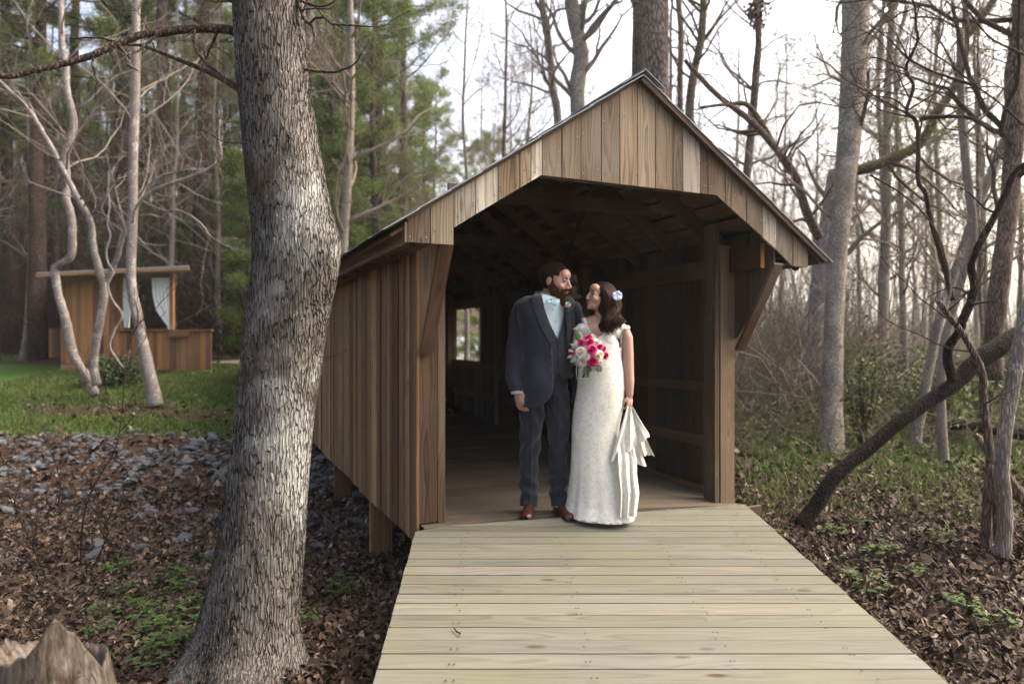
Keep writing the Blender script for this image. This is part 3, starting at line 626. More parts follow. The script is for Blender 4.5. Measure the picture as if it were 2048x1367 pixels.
# --- the big oak in front
oakE = [(0, 469, 597), (70, 472, 606), (140, 474, 611), (210, 482.6, 623), (281, 489.6, 633.5), (351, 496.6, 646), (421, 505, 660), (470, 511, 676), (484, 511, 680), (518, 512, 678), (552, 509, 671.5), (587, 506.5, 665), (621, 500.7, 657), (655, 495.5, 651), (689, 492, 644), (723, 488, 641), (757, 485, 636), (791, 481, 630.5), (826, 478, 625), (860, 474, 620), (895, 469, 618), (930, 464.5, 614), (970, 457.5, 611), (1010, 451.6, 609), (1050, 446, 606.6), (1090, 438.5, 604.6), (1130, 430.5, 601), (1170, 422.5, 598.6), (1210, 410.5, 594.6), (1250, 398.5, 592), (1290, 378, 597), (1330, 352, 612), (1352, 338, 624)]
oak = empty('oak_tree', P(480, 1340, 3.75), 'thick grey oak trunk with ridged bark leaning in front of the bridge', 'tree')
ys = np.array([e[0] for e in oakE], float); xl = np.array([e[1] for e in oakE]); xr = np.array([e[2] for e in oakE])
yy = np.concatenate([np.linspace(-900, -6, 60), np.linspace(0, 1352, 620), np.linspace(1358, 1420, 20)])
def ext(a, s0): return np.where(yy < 0, a[0]+yy*s0, np.interp(yy, ys, a))
ker = np.ones(25)/25
XL, XR = ext(xl, .02), ext(xr, .09)
for arr in (XL, XR): arr[80:-40] = np.convolve(arr, ker, 'same')[80:-40]
nth = 460; th = np.linspace(0, 2*math.pi, nth, endpoint=False); D0 = 3.75
cxm = ((XL+XR)/2-CX)/F*D0; rdm = (XR-XL)/2/F*D0; zz = EYE-(yy-HY)/F*D0
ro = np.random.default_rng(5); flare = np.clip((yy-1230)/150, 0, 1.2)
X = np.zeros((len(yy), nth, 3))
lump = 1+.025*np.sin(2*th[None, :]+zz[:, None]*1.5)+.018*np.sin(3*th[None, :]-zz[:, None]*2.3+1)+flare[:, None]*(.10*np.sin(5*th+.6)+.05*np.sin(8*th+2))[None, :]
lump[:, :] *= 1
X[..., 0] = cxm[:, None]+rdm[:, None]*np.cos(th)[None, :]*(1+(lump-1)*np.abs(np.sin(th))[None, :]*1.0+(lump-1)*flare[:, None]*.4); X[..., 1] = D0+rdm[:, None]*np.sin(th)[None, :]*lump; X[..., 2] = zz[:, None]
M_oak = bark('oak bark', (.165, .152, .141), (.006, .005, .004), 1.7, .12, lich=((.36, .365, .35), 1.5, .53), moss=((.045, .030, .018), 2.0, .56), disp=.010, wid=.16)
m = MB(); m.grid(X, wrap=True); tr = m.build('trunk', M_oak, oak, smooth=True)
# torn strip of bare wood on the left flank
m = MB(); m.board(P(467, 935, 3.655), P(459, 1000, 3.65), V3(.018, 0, 0), V3(0, .02, 0)); m.build('bare_wood_scar', wood('scar wood', [(.26, .19, .12), (.26, .19, .12)], grey=0), oak)
def limb(pl, d0, d1, w0, w1, name, mat, seed, kids=0, klen=.5, lv=2, dv=0):
    r = np.random.default_rng(seed); pt = smooth_path(PX(pl, d0, d1), 7); pt = pt+swob(len(pt), r, .003); rd = np.linspace(w0, w1, len(pt))*(1+fbm(len(pt), r, .06)); m = MB(); m.tube(pt, rd, 9)
    for k in range(kids):
        i = r.integers(3, len(pt)-2); d0_ = nrm(pt[i+1]-pt[i]); ax = nrm(np.cross(d0_, r.normal(size=3))+V3(0, 0, -.2)); branch(m, pt[i], d0_*.6+ax*.8, klen*r.uniform(.4, 1), rd[i]*.4, 2, r, lv+1, .25, 0, (2, 2, 2, 2), rmin=.0012)
    return m
mk = bark('limb bark', (.15, .115, .095), (.04, .027, .022), 1.2, .4)
for pl, d0, d1, w0, w1, kd in [
    ([(482, 74), (455, 60), (420, 57), (370, 60), (330, 65), (290, 68), (262, 76), (230, 92), (190, 110), (130, 127), (80, 139), (30, 150), (-30, 156), (-200, 190)], 3.75, 3.3, .026, .012, 5),
    ([(490, 190), (450, 162), (420, 145), (370, 125), (320, 103), (290, 92), (255, 88), (200, 76), (140, 78)], 3.7, 4.3, .020, .004, 4),
    ([(240, 93), (250, 105), (262, 118), (258, 130), (275, 142)], 3.5, 3.4, .009, .003, 0),
    ([(388, 60), (386, 80), (392, 100), (410, 125), (440, 148), (475, 170)], 3.55, 3.6, .006, .010, 1),
    ([(405, 140), (404, 200), (406, 250), (405, 270), (420, 290), (437, 330), (450, 372)], 3.6, 3.4, .006, .002, 1),
    ([(420, 268), (440, 280), (470, 286), (500, 287)], 3.5, 3.6, .003, .006, 0),
    ([(596, -40), (600, 0), (604, 20), (610, 38), (626, 50), (628, 66), (628, 85), (618, 100), (612, 104)], 3.75, 3.5, .018, .003, 2),
    ([(622, 44), (632, 36), (650, 36), (665, 46), (690, 52), (730, 54), (760, 53), (785, 43), (820, 21)], 3.55, 3.3, .007, .0022, 3),
    ([(600, 2), (622, 10), (645, 12), (662, 8), (674, 0), (690, -16)], 3.6, 3.4, .006, .003, 1),
    ([(604, 20), (640, 19), (662, 17), (668, 10)], 3.6, 3.4, .005, .002, 0),
    ([(608, 138), (640, 143), (668, 143), (705, 130), (725, 105), (742, 78)], 3.72, 3.4, .009, .002, 1),
    ([(470, 6), (450, 3), (420, 2), (380, -6)], 3.7, 3.5, .009, .005, 1),
    ([(638, 712), (660, 712), (680, 706), (698, 698)], 3.72, 3.5, .0035, .0016, 0),
    ([(508, 540), (500, 560), (492, 580), (486, 578), (480, 568), (478, 560)], 3.7, 3.45, .006, .003, 0)]:
    limb(pl, d0, d1, w0, w1, 'limb', mk, int(abs(pl[0][0])*7+pl[0][1]) % 97, kd, .55, 2).build('branch', mk, oak, smooth=True)
# --- stump at the lower left corner
stump = empty('tree_stump', V3(-1.72, 2.45, -.62), 'weathered broken grey stump with a pointed splinter in the bottom left corner', 'stump')
M_st = NT('weathered stump wood', .9, .15); tc = M_st.n('TexCoord').outputs['Object']; na = M_st.noise(M_st.scale(tc, (1, 1, .12)), 55, 5, .7); nb = M_st.noise(tc, 3.5, 4, .6)
vo = M_st.n('TexVoronoi', {'Vector': M_st.scale(tc, (1, 1, .45)), 'Scale': 13.0}, feature='DISTANCE_TO_EDGE'); ck = M_st.ramp(vo.outputs['Distance'], [(0, g3(0)), (.012, g3(1))])
c = M_st.ramp(M_st.math('ADD', M_st.math('MULTIPLY', na, .6), M_st.math('MULTIPLY', nb, .5)), [(.40, (.010, .007, .005)), (.5, (.042, .031, .024)), (.60, (.095, .08, .07)), (.75, (.17, .16, .155))])
c = M_st.mix(ck, (.05, .03, .02), c); M_st.bump(M_st.math('MULTIPLY', na, ck), .8, .012); M_st = M_st.base(c)
nt_, nz_ = 140, 70; th = np.linspace(0, 2*math.pi, nt_, endpoint=False)
tops = np.interp(th, [0, .5, 1.2, 2.2, 3.1, 4.0, 4.55, 4.85, 5.15, 5.42, 5.75, 6.28], [.70, .74, .72, .72, .80, .785, .79, .81, .87, .93, .86, .70])+.006*np.sin(th*11)+.004*np.sin(th*23)
X = np.zeros((nz_+14, nt_, 3)); z9 = [0, .08, .3, .68, .79, .93]
for i in range(nz_):
    t = i/(nz_-1); z = tops*t; le = np.interp(z, z9, [-1.93, -1.87, -1.84, -1.865, -1.87, -1.87]); re = np.interp(z, z9, [-1.27, -1.36, -1.41, -1.50, -1.53, -1.545]); r = (re-le)/2*(1+.03*np.sin(3*th+1)+.02*np.sin(7*th+z*4))
    X[i, :, 0] = (re+le)/2+r*np.cos(th); X[i, :, 1] = 2.45+r*.9*np.sin(th); X[i, :, 2] = z-.62
rim = X[nz_-1].copy(); cen = np.array([-1.70, 2.45, -.05])
for i in range(14):
    t = (i+1)/14; X[nz_+i] = rim*(1-t)+t*cen; X[nz_+i, :, 2] += .03*math.sin(t*3.14)*np.sin(th*6)-.08*math.sin(t*3.14)
m = MB(); m.grid(X, wrap=True); m.build('stump_wood', M_st, stump, smooth=True)
# --- left: three pale slender trunks before the cabin
path_tree(PX([(190, 790), (176, 756), (157, 730), (144, 698), (131, 640), (118, 591), (109, 541), (112, 533), (134, 520), (146, 497), (143, 436), (133, 396), (133, 349), (130, 319), (141, 288), (148, 241), (135, 184), (130, 134), (124, 90), (122, 30), (118, -60)], 12.6), [.085, .078, .072, .07, .068, .068, .066, .060, .055, .045], 3, M_barkw, 10, 2.6, 3, 'pale crooked trunk with an elbow bend left of the cabin front', tstart=.55, noise=.01, twig=M_barkp, krad=.3, kl=(5, 4, 3, 3))
t2 = path_tree(PX([(194, 770), (186, 740), (191, 690), (197, 660), (206, 617), (208, 571), (199, 541), (193, 520), (183, 470), (178, 436), (160, 405), (145, 379), (130, 349), (101, 292), (84, 258), (54, 214), (10, 171), (-40, 120)], 12.4, 12.0), [.075, .072, .070, .065, .055, .05, .042, .034, .02], 8, M_barkw, 9, 2.2, 3, 'pale trunk that forks in a V before the cabin wall', tstart=.5, noise=.01, twig=M_barkp, krad=.3)
for pl, w0, w1 in (([(208, 571), (232, 520), (240, 490), (251, 457), (264, 430), (285, 398), (310, 380), (336, 369), (397, 346), (441, 319), (437, 275), (440, 240)], .052, .014), ([(262, 425), (279, 403), (293, 376), (323, 352), (357, 342), (367, 315), (380, 295), (407, 282), (430, 262)], .036, .010), ([(178, 436), (200, 410), (215, 385), (240, 350)], .028, .010), ([(251, 462), (235, 400), (222, 350), (213, 310)], .032, .010), ([(272, 434), (300, 430), (322, 435), (340, 420), (370, 425), (400, 445), (425, 475), (470, 500)], .02, .006)):
    limb(pl, 12.3, 11.6, w0, w1, 'branch', M_barkp, int(pl[0][0]), 6, 1.6, 3).build('branch', M_barkw, t2, smooth=True)
path_tree(PX([(312, 812), (303, 768), (293, 720), (285, 681), (277, 640), (266, 595), (262, 552), (263, 500), (266, 403), (267, 302), (269, 201), (271, 134), (272, 40), (274, -80)], 11.8), [.13, .10, .092, .085, .08, .078, .075, .072, .068, .06], 11, M_barkw, 12, 2.4, 3, 'straight pale trunk standing in front of the cabin porch', tstart=.5, noise=.006, twig=M_barkp, krad=.22)
# twisted vine hanging by them
m = MB(); m.tube(smooth_path(PX([(218, 340), (216, 380), (219, 410), (215, 450), (221, 470), (213, 500), (216, 525), (227, 545), (216, 570), (225, 600), (245, 630), (232, 655), (220, 690), (232, 715), (250, 735), (258, 700)], 11.9, 11.2), 5), .018, 6); tag(m.build('vine', M_barkw, smooth=True), 'twisted thin vine hanging down in front of the cabin wall', 'vine')
# --- trees behind the roof
path_tree(PX([(1282, 640), (1282, 400), (1281, 160), (1282, 0), (1284, -200)], 15.5), [.24, .22, .21, .19], 21, M_barkb, 8, 3, 3, 'brown trunk directly behind the roof peak, left of the ridged one', tstart=.72)
path_tree(PX([(1314, 640), (1312, 400), (1311, 160), (1311, 0), (1309, -200)], 14), [.31, .29, .28, .27], 22, bark('ridged grey bark', (.27, .23, .21), (.05, .035, .03), .5, .25), 8, 3, 3, 'broad grey ridged trunk right behind the roof peak', tstart=.75, n=24)
path_tree(PX([(1165, 500), (1160, 300), (1156, 225), (1155, 165), (1162, 115), (1158, 80), (1149, 38), (1143, 0), (1138, -120)], 14), [.17, .165, .16, .155, .15, .14], 23, M_barkg, 14, 2.6, 4, 'curved grey trunk left of the roof peak', tstart=.3)
path_tree(PX([(1120, 500), (1116, 250), (1106, 180), (1101, 120), (1092, 50), (1084, 5), (1078, -120)], 15), [.095, .088, .08, .07], 24, M_barkg, 14, 2.6, 4, 'slender leaning trunk left of the curved grey trunk', tstart=.3)
path_tree(PX([(1362, 500), (1360, 180), (1362, 70), (1357, 0), (1352, -120)], 17), [.08, .075, .07], 25, M_barkb, 12, 2.6, 4, 'thin dark trunk just right of the roof peak', tstart=.2)
path_tree(PX([(1372, 500), (1378, 250), (1386, 160), (1400, 90), (1406, 30), (1408, -80)], 14), [.095, .09, .08, .07], 26, M_barkm, 14, 2.4, 4, 'mossy bent trunk above the right roof slope', tstart=.2, twig=M_barkm)
path_tree(PX([(1480, 600), (1492, 380), (1503, 260), (1512, 150), (1517, 90), (1515, 30), (1512, -80)], 15), [.10, .09, .075, .06], 27, M_barkb, 18, 2.6, 4, 'brown bare trunk with a clump of dead leaves at its top', tstart=.2)
m = MB(); r = np.random.default_rng(2)
for k in range(160):
    c = P(1512, 22, 14.9)+r.normal(size=3)*(.12, .15, .17); d = nrm(r.normal(size=3)); e = nrm(np.cross(d, r.normal(size=3))); m.add([c, c+d*.09+e*.03, c+d*.15, c+d*.07-e*.04], q=[(0, 1, 2, 3)], r=r.random())
tag(m.build('leaf_nest', M_leaf), 'brown nest of dead leaves high in a bare tree', 'nest')
# --- right: the two tall pale trunks and their limbs
k1 = path_tree(PX([(1661, 925), (1664, 850), (1664, 784), (1667, 685), (1670, 600), (1675, 500), (1686, 400), (1697, 300), (1704, 200), (1710, 100), (1712, 0), (1716, -150)], 9.4, 11.2), [.175, .15, .145, .135, .135, .145, .17, .20, .215, .215], 31, M_barkg, 16, 3, 4, 'tall speckled grey trunk at right whose foot stands nearest the bridge', tstart=.45, n=22, krad=.2)
for pl, w0, w1, mt, kk in (([(1700, 345), (1745, 332), (1790, 315), (1830, 295), (1855, 265), (1875, 225), (1905, 180), (1925, 130), (1930, 80), (1960, 40), (1995, -10)], .09, .05, M_barkm, 12), ([(1690, 330), (1705, 300), (1722, 250), (1735, 190), (1737, 140)], .05, .02, M_barkb, 4), ([(1640, 475), (1612, 420), (1590, 350), (1545, 290), (1500, 240), (1440, 195), (1400, 155), (1370, 120)], .075, .03, M_barkb, 12), ([(1590, 350), (1560, 310), (1500, 215), (1450, 210), (1400, 215)], .06, .02, M_barkm, 6), ([(1925, 130), (1930, 70), (1932, 0), (1934, -60)], .05, .04, M_barkp, 5)):
    limb(pl, 10.8, 10.2, w0, w1, 'branch', mt, int(pl[1][0]), kk, 2.2, 3).build('branch', mt, k1, smooth=True)
path_tree(PX([(1622, 868), (1626, 820), (1630, 784), (1634, 685), (1639, 600), (1648, 500), (1660, 420), (1668, 340)], 12.4), [.27, .215, .20, .195, .17, .15, .10], 32, M_barkw, 6, 2, 3, 'smoother pale trunk just behind the speckled one', tstart=.6, n=20)
# leaning dark log with its limb
lg = path_tree(PX([(1604, 1050), (1624, 1018), (1664, 960), (1705, 922), (1747, 888), (1800, 842), (1855, 803), (1905, 768), (1950, 728), (1990, 697), (2050, 664), (2140, 650), (2300, 610)], 5.55, 5.9), [.066, .060, .058, .060, .056, .058, .066, .082, .080, .068, .068], 41, M_barkd, 0, label='thick dark rotten log leaning up from the ground at right', name='leaning_log', cat='log', noise=.006, n=20)
for pl, w0, w1 in (([(1905, 760), (1896, 720), (1900, 690), (1920, 662), (1926, 640), (1942, 600), (1948, 570), (1942, 530), (1958, 490), (1985, 440), (2010, 390), (2030, 345), (2060, 325), (2120, 300)], .040, .022), ([(1942, 530), (1950, 500), (1958, 488)], .02, .012)):
    limb(pl, 5.7, 5.5, w0, w1, 'branch', M_barkd, 7, 3, .6, 2).build('branch', M_barkd, lg, smooth=True)
# forked stems, trunks at the right edge
f1 = path_tree(PX([(1965, 1160), (1972, 1080), (1975, 1000), (1982, 930), (1975, 860), (1967, 800), (1964, 750), (1950, 712), (1925, 665), (1900, 635), (1880, 608), (1872, 603)], 4.9, 5.1), [.045, .035, .03, .03, .026, .022, .020, .018], 43, M_barkb, 5, .8, 3, 'dark thin crooked stem crossing the leaning log', tstart=.4, twig=M_twigd, krad=.3)
limb([(1982, 930), (1990, 990), (1994, 1060), (2000, 1140)], 4.9, 4.8, .022, .03, 'branch', M_barkb, 3).build('branch', M_barkb, f1, smooth=True)
limb([(1878, 606), (1893, 603), (1899, 590), (1899, 560), (1895, 520)], 5.1, 5.1, .008, .006, 'branch', M_barkp, 3, 2, .5).build('branch', M_barkp, f1, smooth=True)
path_tree(PX([(2002, 1155), (2006, 1100), (2009, 1040), (2006, 950), (2008, 880), (2018, 800), (2032, 720), (2050, 650), (2080, 540), (2110, 420)], 4.75), [.062, .050, .047, .048, .048, .048, .05], 44, M_barkg, 0, label='rough speckled trunk at the right edge beside the forked dark stem')
path_tree(PX([(1950, 868), (1985, 910), (2030, 975), (2080, 1020), (2200, 1060)], 5.3, 5.0), [.02, .035, .045, .05, .05], 45, M_barkb, 0, label='broken brown fallen branch behind the right-edge trunk', name='fallen_branch', cat='branch')
path_tree(PX([(1905, 850), (1950, 852), (2000, 856), (2060, 862), (2200, 860)], 9.5), [.07, .10, .11, .11], 46, M_barkd, 0, label='dark fallen log low in the undergrowth at the right edge', name='fallen_log', cat='log', noise=.02)
path_tree(PX([(1832, 890), (1838, 840), (1850, 770), (1865, 700), (1882, 630), (1905, 560), (1935, 470), (1965, 390), (2000, 300), (2040, 200), (2070, 80)], 9.5), [.075, .068, .062, .058, .055, .05], 47, M_barkg, 9, 2.2, 4, 'mottled trunk leaning right behind the leaning log', tstart=.4)
path_tree(PX([(1887, 935), (1884, 860), (1882, 760), (1890, 690), (1905, 620), (1925, 550), (1945, 470), (1938, 380), (1928, 290), (1922, 200), (1920, 60)], 8.6), [.065, .055, .05, .05, .052, .05, .045], 48, M_barkp, 10, 2.2, 4, 'pale wavy trunk rising just right of the mottled one', tstart=.4)
path_tree(PX([(1985, 760), (1990, 640), (2000, 560), (2012, 450), (2024, 330), (2030, 250), (2028, 150), (2040, 60), (2046, -80)], 8.2), [.11, .105, .10, .095, .09], 49, M_barkb, 16, 2.8, 4, 'thick brown trunk at the upper right edge', tstart=.35, twig=M_twigd, n=18)
rr_ = path_tree(PX([(1905, 600), (1880, 500), (1863, 439), (1852, 388), (1836, 364), (1836, 300), (1833, 246), (1814, 222), (1827, 173), (1812, 140), (1822, 112), (1834, 80), (1832, 58), (1830, 16), (1818, -20)], 6.6, 6.0), [.026, .022, .02, .018, .015, .013, .011, .008], 50, M_twigd, 12, 1.3, 3, 'dark slender zigzag stem in front of the bare branches at upper right', tstart=.3, twig=M_twigd, noise=.004, krad=.5)
for pl, w0, w1 in (([(2050, 110), (2010, 92), (1985, 78), (1960, 52), (1935, 25), (1900, 10), (1880, -10)], .012, .005), ([(1822, 36), (1850, 34), (1884, 44), (1880, 80), (1872, 100)], .010, .004), ([(1884, 44), (1895, 28), (1910, 18)], .008, .003), ([(2048, 250), (2000, 205), (1950, 170), (1900, 130), (1850, 95), (1800, 55), (1760, 20)], .010, .003), ([(1945, 170), (1900, 155), (1860, 142), (1820, 120), (1780, 80), (1741, 50)], .016, .004), ([(1811, 140), (1780, 125), (1741, 116), (1700, 130)], .010, .003), ([(1814, 220), (1790, 200), (1741, 192), (1690, 195)], .010, .003), ([(1840, 238), (1880, 233), (1930, 235), (1960, 245), (1990, 262)], .022, .012), ([(1740, 350), (1800, 385), (1850, 430), (1880, 480), (1900, 560)], .008, .007)):
    limb(pl, 6.4, 6.0, w0, w1, 'branch', M_twigd, int(pl[0][0]+pl[0][1]), 6, .8, 3).build('branch', M_twigd, rr_, smooth=True)
# ------------------------------------------------ forest: templates copied as single trees
def copy_tree(src, loc, rz, s, label=None, group=None):
    c = src.copy(); COL.objects.link(c); c.location = loc; c.rotation_euler = (0, 0, rz); c.scale = (s, s, s)
    if label: c['label'] = label
    if group: c['group'] = group
    for ch in src.children:
        k = ch.copy(); COL.objects.link(k); k.parent = c
    return c
def bare_template(seed, H, r0, mat, name='bare_tree', twig=None, kids=16, buds=0, lo=.22):
    r = np.random.default_rng(seed); t = empty(name, (0, 0, 0)); n = 12; pts = np.zeros((n, 3)); pts[:, 2] = np.linspace(-.3, H, n); pts[:, 0] = np.cumsum(r.normal(size=n)*.02*H/n*3); pts[:, 1] = np.cumsum(r.normal(size=n)*.02*H/n*3); pts[0, :2] = 0
    rad = np.linspace(r0*1.25, r0*.25, n); rad[0] = r0*1.5; m = MB(); m.tube(smooth_path(pts, 3), np.interp(np.linspace(0, 1, 34), np.linspace(0, 1, n), rad), 9); link('trunk', m.mesh('trunk', mat, True), t)
    m = MB(); tips = []
    for k in range(kids):
        f = r.uniform(lo, 1); i = min(int(f*(n-1)), n-2); q = pts[i]+(pts[i+1]-pts[i])*(f*(n-1)-i); a = r.uniform(0, 6.28); d = V3(math.cos(a), math.sin(a), r.uniform(.3, 1.3))
        branch(m, q, d, H*r.uniform(.12, .27)*(1.2-f*.5), rad[i]*.42, 1, r, 4, .2, .25, (5, 5, 4, 3), tips=tips, rmin=.004)
    if buds:
        for p, d, L in tips[::buds]:
            for _ in range(5):
                c = p+r.normal(size=3)*.10; a = nrm(r.normal(size=3))*.05; b = nrm(r.normal(size=3))*.05; m.add([c, c+a, c+b], t=[(0, 1, 2)], r=r.random(), m=1)
    link('crown', m.mesh('crown', [twig or M_twig, M_bud], True), t); return t
def tufts(m, c, r, n, L, w, spread):
    d = r.normal(size=(n, 3)); d[:, 2] = np.abs(d[:, 2])*.8; d /= np.linalg.norm(d, axis=1)[:, None]; p = c+r.normal(size=(n, 3))*spread; e = np.cross(d, r.normal(size=(n, 3))); e /= np.linalg.norm(e, axis=1)[:, None]+1e-9
    ll = L*r.uniform(.6, 1.2, (n, 1)); V = np.stack([p-e*w, p+e*w, p+d*ll], 1).reshape(-1, 3); m.add(V, t=np.arange(n*3).reshape(-1, 3), r=np.repeat(np.clip(r.uniform(0, .55)+r.random(n)*.45, 0, 1), 3), m=1)
def pine_template(seed, H, r0, lo, spreadL, nb, ntuft=5, nn=26):
    r = np.random.default_rng(seed); t = empty('pine_tree', (0, 0, 0)); n = 10; pts = np.zeros((n, 3)); pts[:, 2] = np.linspace(-.3, H, n); pts[1:, 0] = np.cumsum(r.normal(size=n-1)*.06); pts[1:, 1] = np.cumsum(r.normal(size=n-1)*.06)
    rad = np.linspace(r0*1.2, r0*.15, n); m = MB(); m.tube(pts, rad, 9); link('trunk', m.mesh('trunk', M_barkpine, True), t)
    m = MB()
    for k in range(nb):
        f = lo+(1-lo)*r.random()**.9; z = f*H; i = min(int(f*(n-1)), n-2); q = pts[i]+(pts[i+1]-pts[i])*(f*(n-1)-i); a = r.uniform(0, 6.28); L = spreadL*(1.15-.75*(f-lo)/(1-lo))*r.uniform(.5, 1.1)
        bp = [q]; d = nrm(V3(math.cos(a), math.sin(a), r.uniform(-.05, .45)))
        for s_ in range(5): d = nrm(d+r.normal(size=3)*.14+V3(0, 0, .06)); bp.append(bp[-1]+d*L/5)
        m.tube(bp, np.linspace(max(rad[i]*.3, .02), .006, 6), 4, m=0)
        if r.random() < .12: continue
        for j in range(2, 6):
            for _ in range(ntuft if j > 3 else ntuft//2): tufts(m, bp[j]+r.normal(size=3)*(.22, .22, .12)*L*.32, r, nn, .24, .013, .10)
    link('crown', m.mesh('crown', [M_barkpine, M_needle], False), t); return t
rf = np.random.default_rng(77)
T_bare = [bare_template(k, H, r0, mt, kids=kd, buds=bd) for k, (H, r0, mt, kd, bd) in enumerate([(13, .075, M_barkg, 20, 0), (15, .10, M_barkb, 22, 9), (11, .05, M_barkg, 20, 0), (14, .085, M_barkp, 22, 7), (9, .035, M_barkb, 18, 5), (16, .12, M_barkg, 24, 0)])]
T_pine = [pine_template(100+k, H, r0, lo, sp, nb) for k, (H, r0, lo, sp, nb) in enumerate([(17, .20, .34, 2.3, 62), (19, .24, .42, 2.5, 74), (14, .15, .18, 2.2, 80), (21, .18, .5, 2.6, 60)])]
T_young = [pine_template(200+k, H, r0, .08, sp, nb, 5, 24) for k, (H, r0, sp, nb) in enumerate([(6, .07, 1.3, 46), (8, .09, 1.6, 52)])]
def at(px, d): return V3((px-CX)/F*d, d, 0)
ORD = {}
def plant(T, px, d, s, label, group, used=set()):
    o = plant_(T, px, d, s, label, group, used); ORD.setdefault(group, []).append((px, label, o)); return o
def plant_(T, px, d, s, label, group, used):
    p = at(px, d); p[2] = float(gh(p[0], p[1], False))-.05; k = id(T)
    if k not in used: used.add(k); T.location = p; T.scale = (s, s, s); T.rotation_euler = (0, 0, rf.uniform(0, 6)); T['label'] = label; T['category'] = 'tree'; T['group'] = group; return T
    return copy_tree(T, p, rf.uniform(0, 6), s, label, group)
# left wood: tall pines behind the cabin
for i, (px, d) in enumerate([(20, 22), (78, 19), (112, 27), (152, 23), (215, 30), (235, 21), (300, 25), (335, 20), (372, 31), (412, 22), (455, 27), (498, 33), (-60, 20), (-150, 26), (180, 36), (60, 34), (320, 38), (430, 40), (30, 42), (260, 45), (-30, 30), (-120, 38)]):
    plant(T_pine[i % 4], px, d, rf.uniform(.85, 1.15), 'tall dark pine in the shady wood behind the cabin', 'tall pines behind the cabin')
# sunlit pines in the middle, above the left roof slope
for i, (px, d) in enumerate([(560, 24), (610, 21), (672, 23), (760, 25), (735, 21), (800, 23), (840, 27), (640, 27), (655, 34), (700, 30), (738, 26), (775, 36), (820, 31), (870, 42), (600, 38), (530, 30), (690, 44), (940, 47), (990, 44), (1050, 50), (760, 50)]):
    plant(T_pine[(i+2) % 4], px, d, rf.uniform(.72, .95) if d > 40 or px > 800 else rf.uniform(.85, 1.05), 'yellow green pine above the left roof slope', 'sunlit pines above the left roof slope')
for i, (px, d) in enumerate([(500, 19), (690, 21), (640, 23), (860, 26), (985, 24), (905, 30), (1035, 27), (450, 24), (560, 27), (760, 23)]):
    plant(T_young[i % 2], px, d, rf.uniform(.75, 1.15), 'young bushy green pine below the tall ones', 'young pines between the oak and the roof')
for i, (px, d) in enumerate([(930, 17), (1000, 19), (1020, 23), (960, 28), (880, 24), (1060, 22), (1215, 22), (1240, 30), (1120, 34), (1180, 40), (820, 21), (700, 18.5)]):
    plant(T_bare[i % 6], px, d, rf.uniform(.7, 1.05), 'slim bare tree behind the left roof slope', 'bare trees behind the left roof slope')
# right wood
rp = [(1345, 24), (1390, 28), (1430, 20), (1465, 33), (1545, 22), (1570, 30), (1600, 18), (1590, 40), (1625, 26), (1735, 24), (1750, 33), (1775, 18.5), (1800, 27), (1815, 15), (1840, 36), (1855, 22), (1870, 30), (1895, 17), (1920, 26), (1945, 34), (1960, 13.5), (1975, 21), (2000, 29), (2020, 17), (2045, 24), (2080, 14), (2110, 20), (2160, 28), (2200, 16), (1500, 45), (1650, 48), (1715, 42), (1830, 46), (1900, 44), (1980, 42), (2060, 38), (1690, 30), (1755, 14), (1400, 40)]
for i, (px, d) in enumerate([q for k_, q in enumerate(rp) if k_ % 4 != 2]):
    plant(T_bare[(i*5+1) % 6], px, d, rf.uniform(.75, 1.15), 'bare grey trunk in the wood right of the bridge', 'bare trees in the wood right of the bridge')
for i, (px, d) in enumerate([(40, 19), (350, 19.5), (440, 20), (-100, 18), (130, 25), (270, 24)]):
    plant(T_bare[(i*3) % 6], px, d, rf.uniform(.6, .95), 'thin bare tree among dark pines behind the cabin', 'thin bare trees around the cabin')
W1 = 'first second third fourth fifth sixth seventh eighth ninth tenth eleventh twelfth thirteenth fourteenth fifteenth sixteenth seventeenth eighteenth nineteenth'.split()
def ordw(i):
    if i < 19: return W1[i]
    t, u = divmod(i+1, 10); tn = {2: ('twentieth', 'twenty'), 3: ('thirtieth', 'thirty'), 4: ('fortieth', 'forty')}[t]; return tn[0] if u == 0 else tn[1]+'-'+W1[u-1]
for g_, ls in ORD.items():
    for i, (px, lb, o) in enumerate(sorted(ls, key=lambda z: z[0])): o['label'] = lb+', '+ordw(i)+' from the left'
# far wood and brush that read as one mass
def brush(n, f, name, mat, hh, rad, seed, curl=.35, buds=0., seg=5):
    r = np.random.default_rng(seed); m = MB()
    for _ in range(n):
        x, y = f(r); z = float(gh(x, y, False)); H = hh*r.uniform(.4, 1.3); d = nrm(V3(r.normal()*curl, r.normal()*curl, 1)); p = V3(x, y, z-.1); pts = [p]
        for _ in range(seg): d = nrm(d+r.normal(size=3)*curl*.6); pts.append(pts[-1]+d*H/seg)
        pts = np.array(pts); pts[:, 2] = np.maximum(pts[:, 2], z-.05); m.tube(pts, np.linspace(rad, rad*.3, seg+1)*r.uniform(.5, 1.5), 3, cap=False, r=r.random())
        if r.random() < buds:
            for _ in range(14):
                c = pts[r.integers(1, seg+1)]+r.normal(size=3)*.13; a = nrm(r.normal(size=3))*.06; b = nrm(r.normal(size=3))*.06; m.add([c, c+a, c+b], t=[(0, 1, 2)], r=r.random(), m=1)
    return tag(m.build(name, [mat, M_bud]), kind='stuff')
def sect(a0, a1, d0, d1):
    def f(r):
        d = math.sqrt(r.uniform(d0*d0, d1*d1)); return (r.uniform(a0, a1)-CX)/F*d, d
    return f
brush(2600, sect(-150, 620, 24, 62), 'woods', M_barkpine, 11, .045, 1, .10, 0, 6)  # left wood and undergrowth: lack of light put into dark colours
brush(7000, sect(-150, 620, 19, 40), 'undergrowth', M_twigd, 4.2, .013, 2, .45, .04)
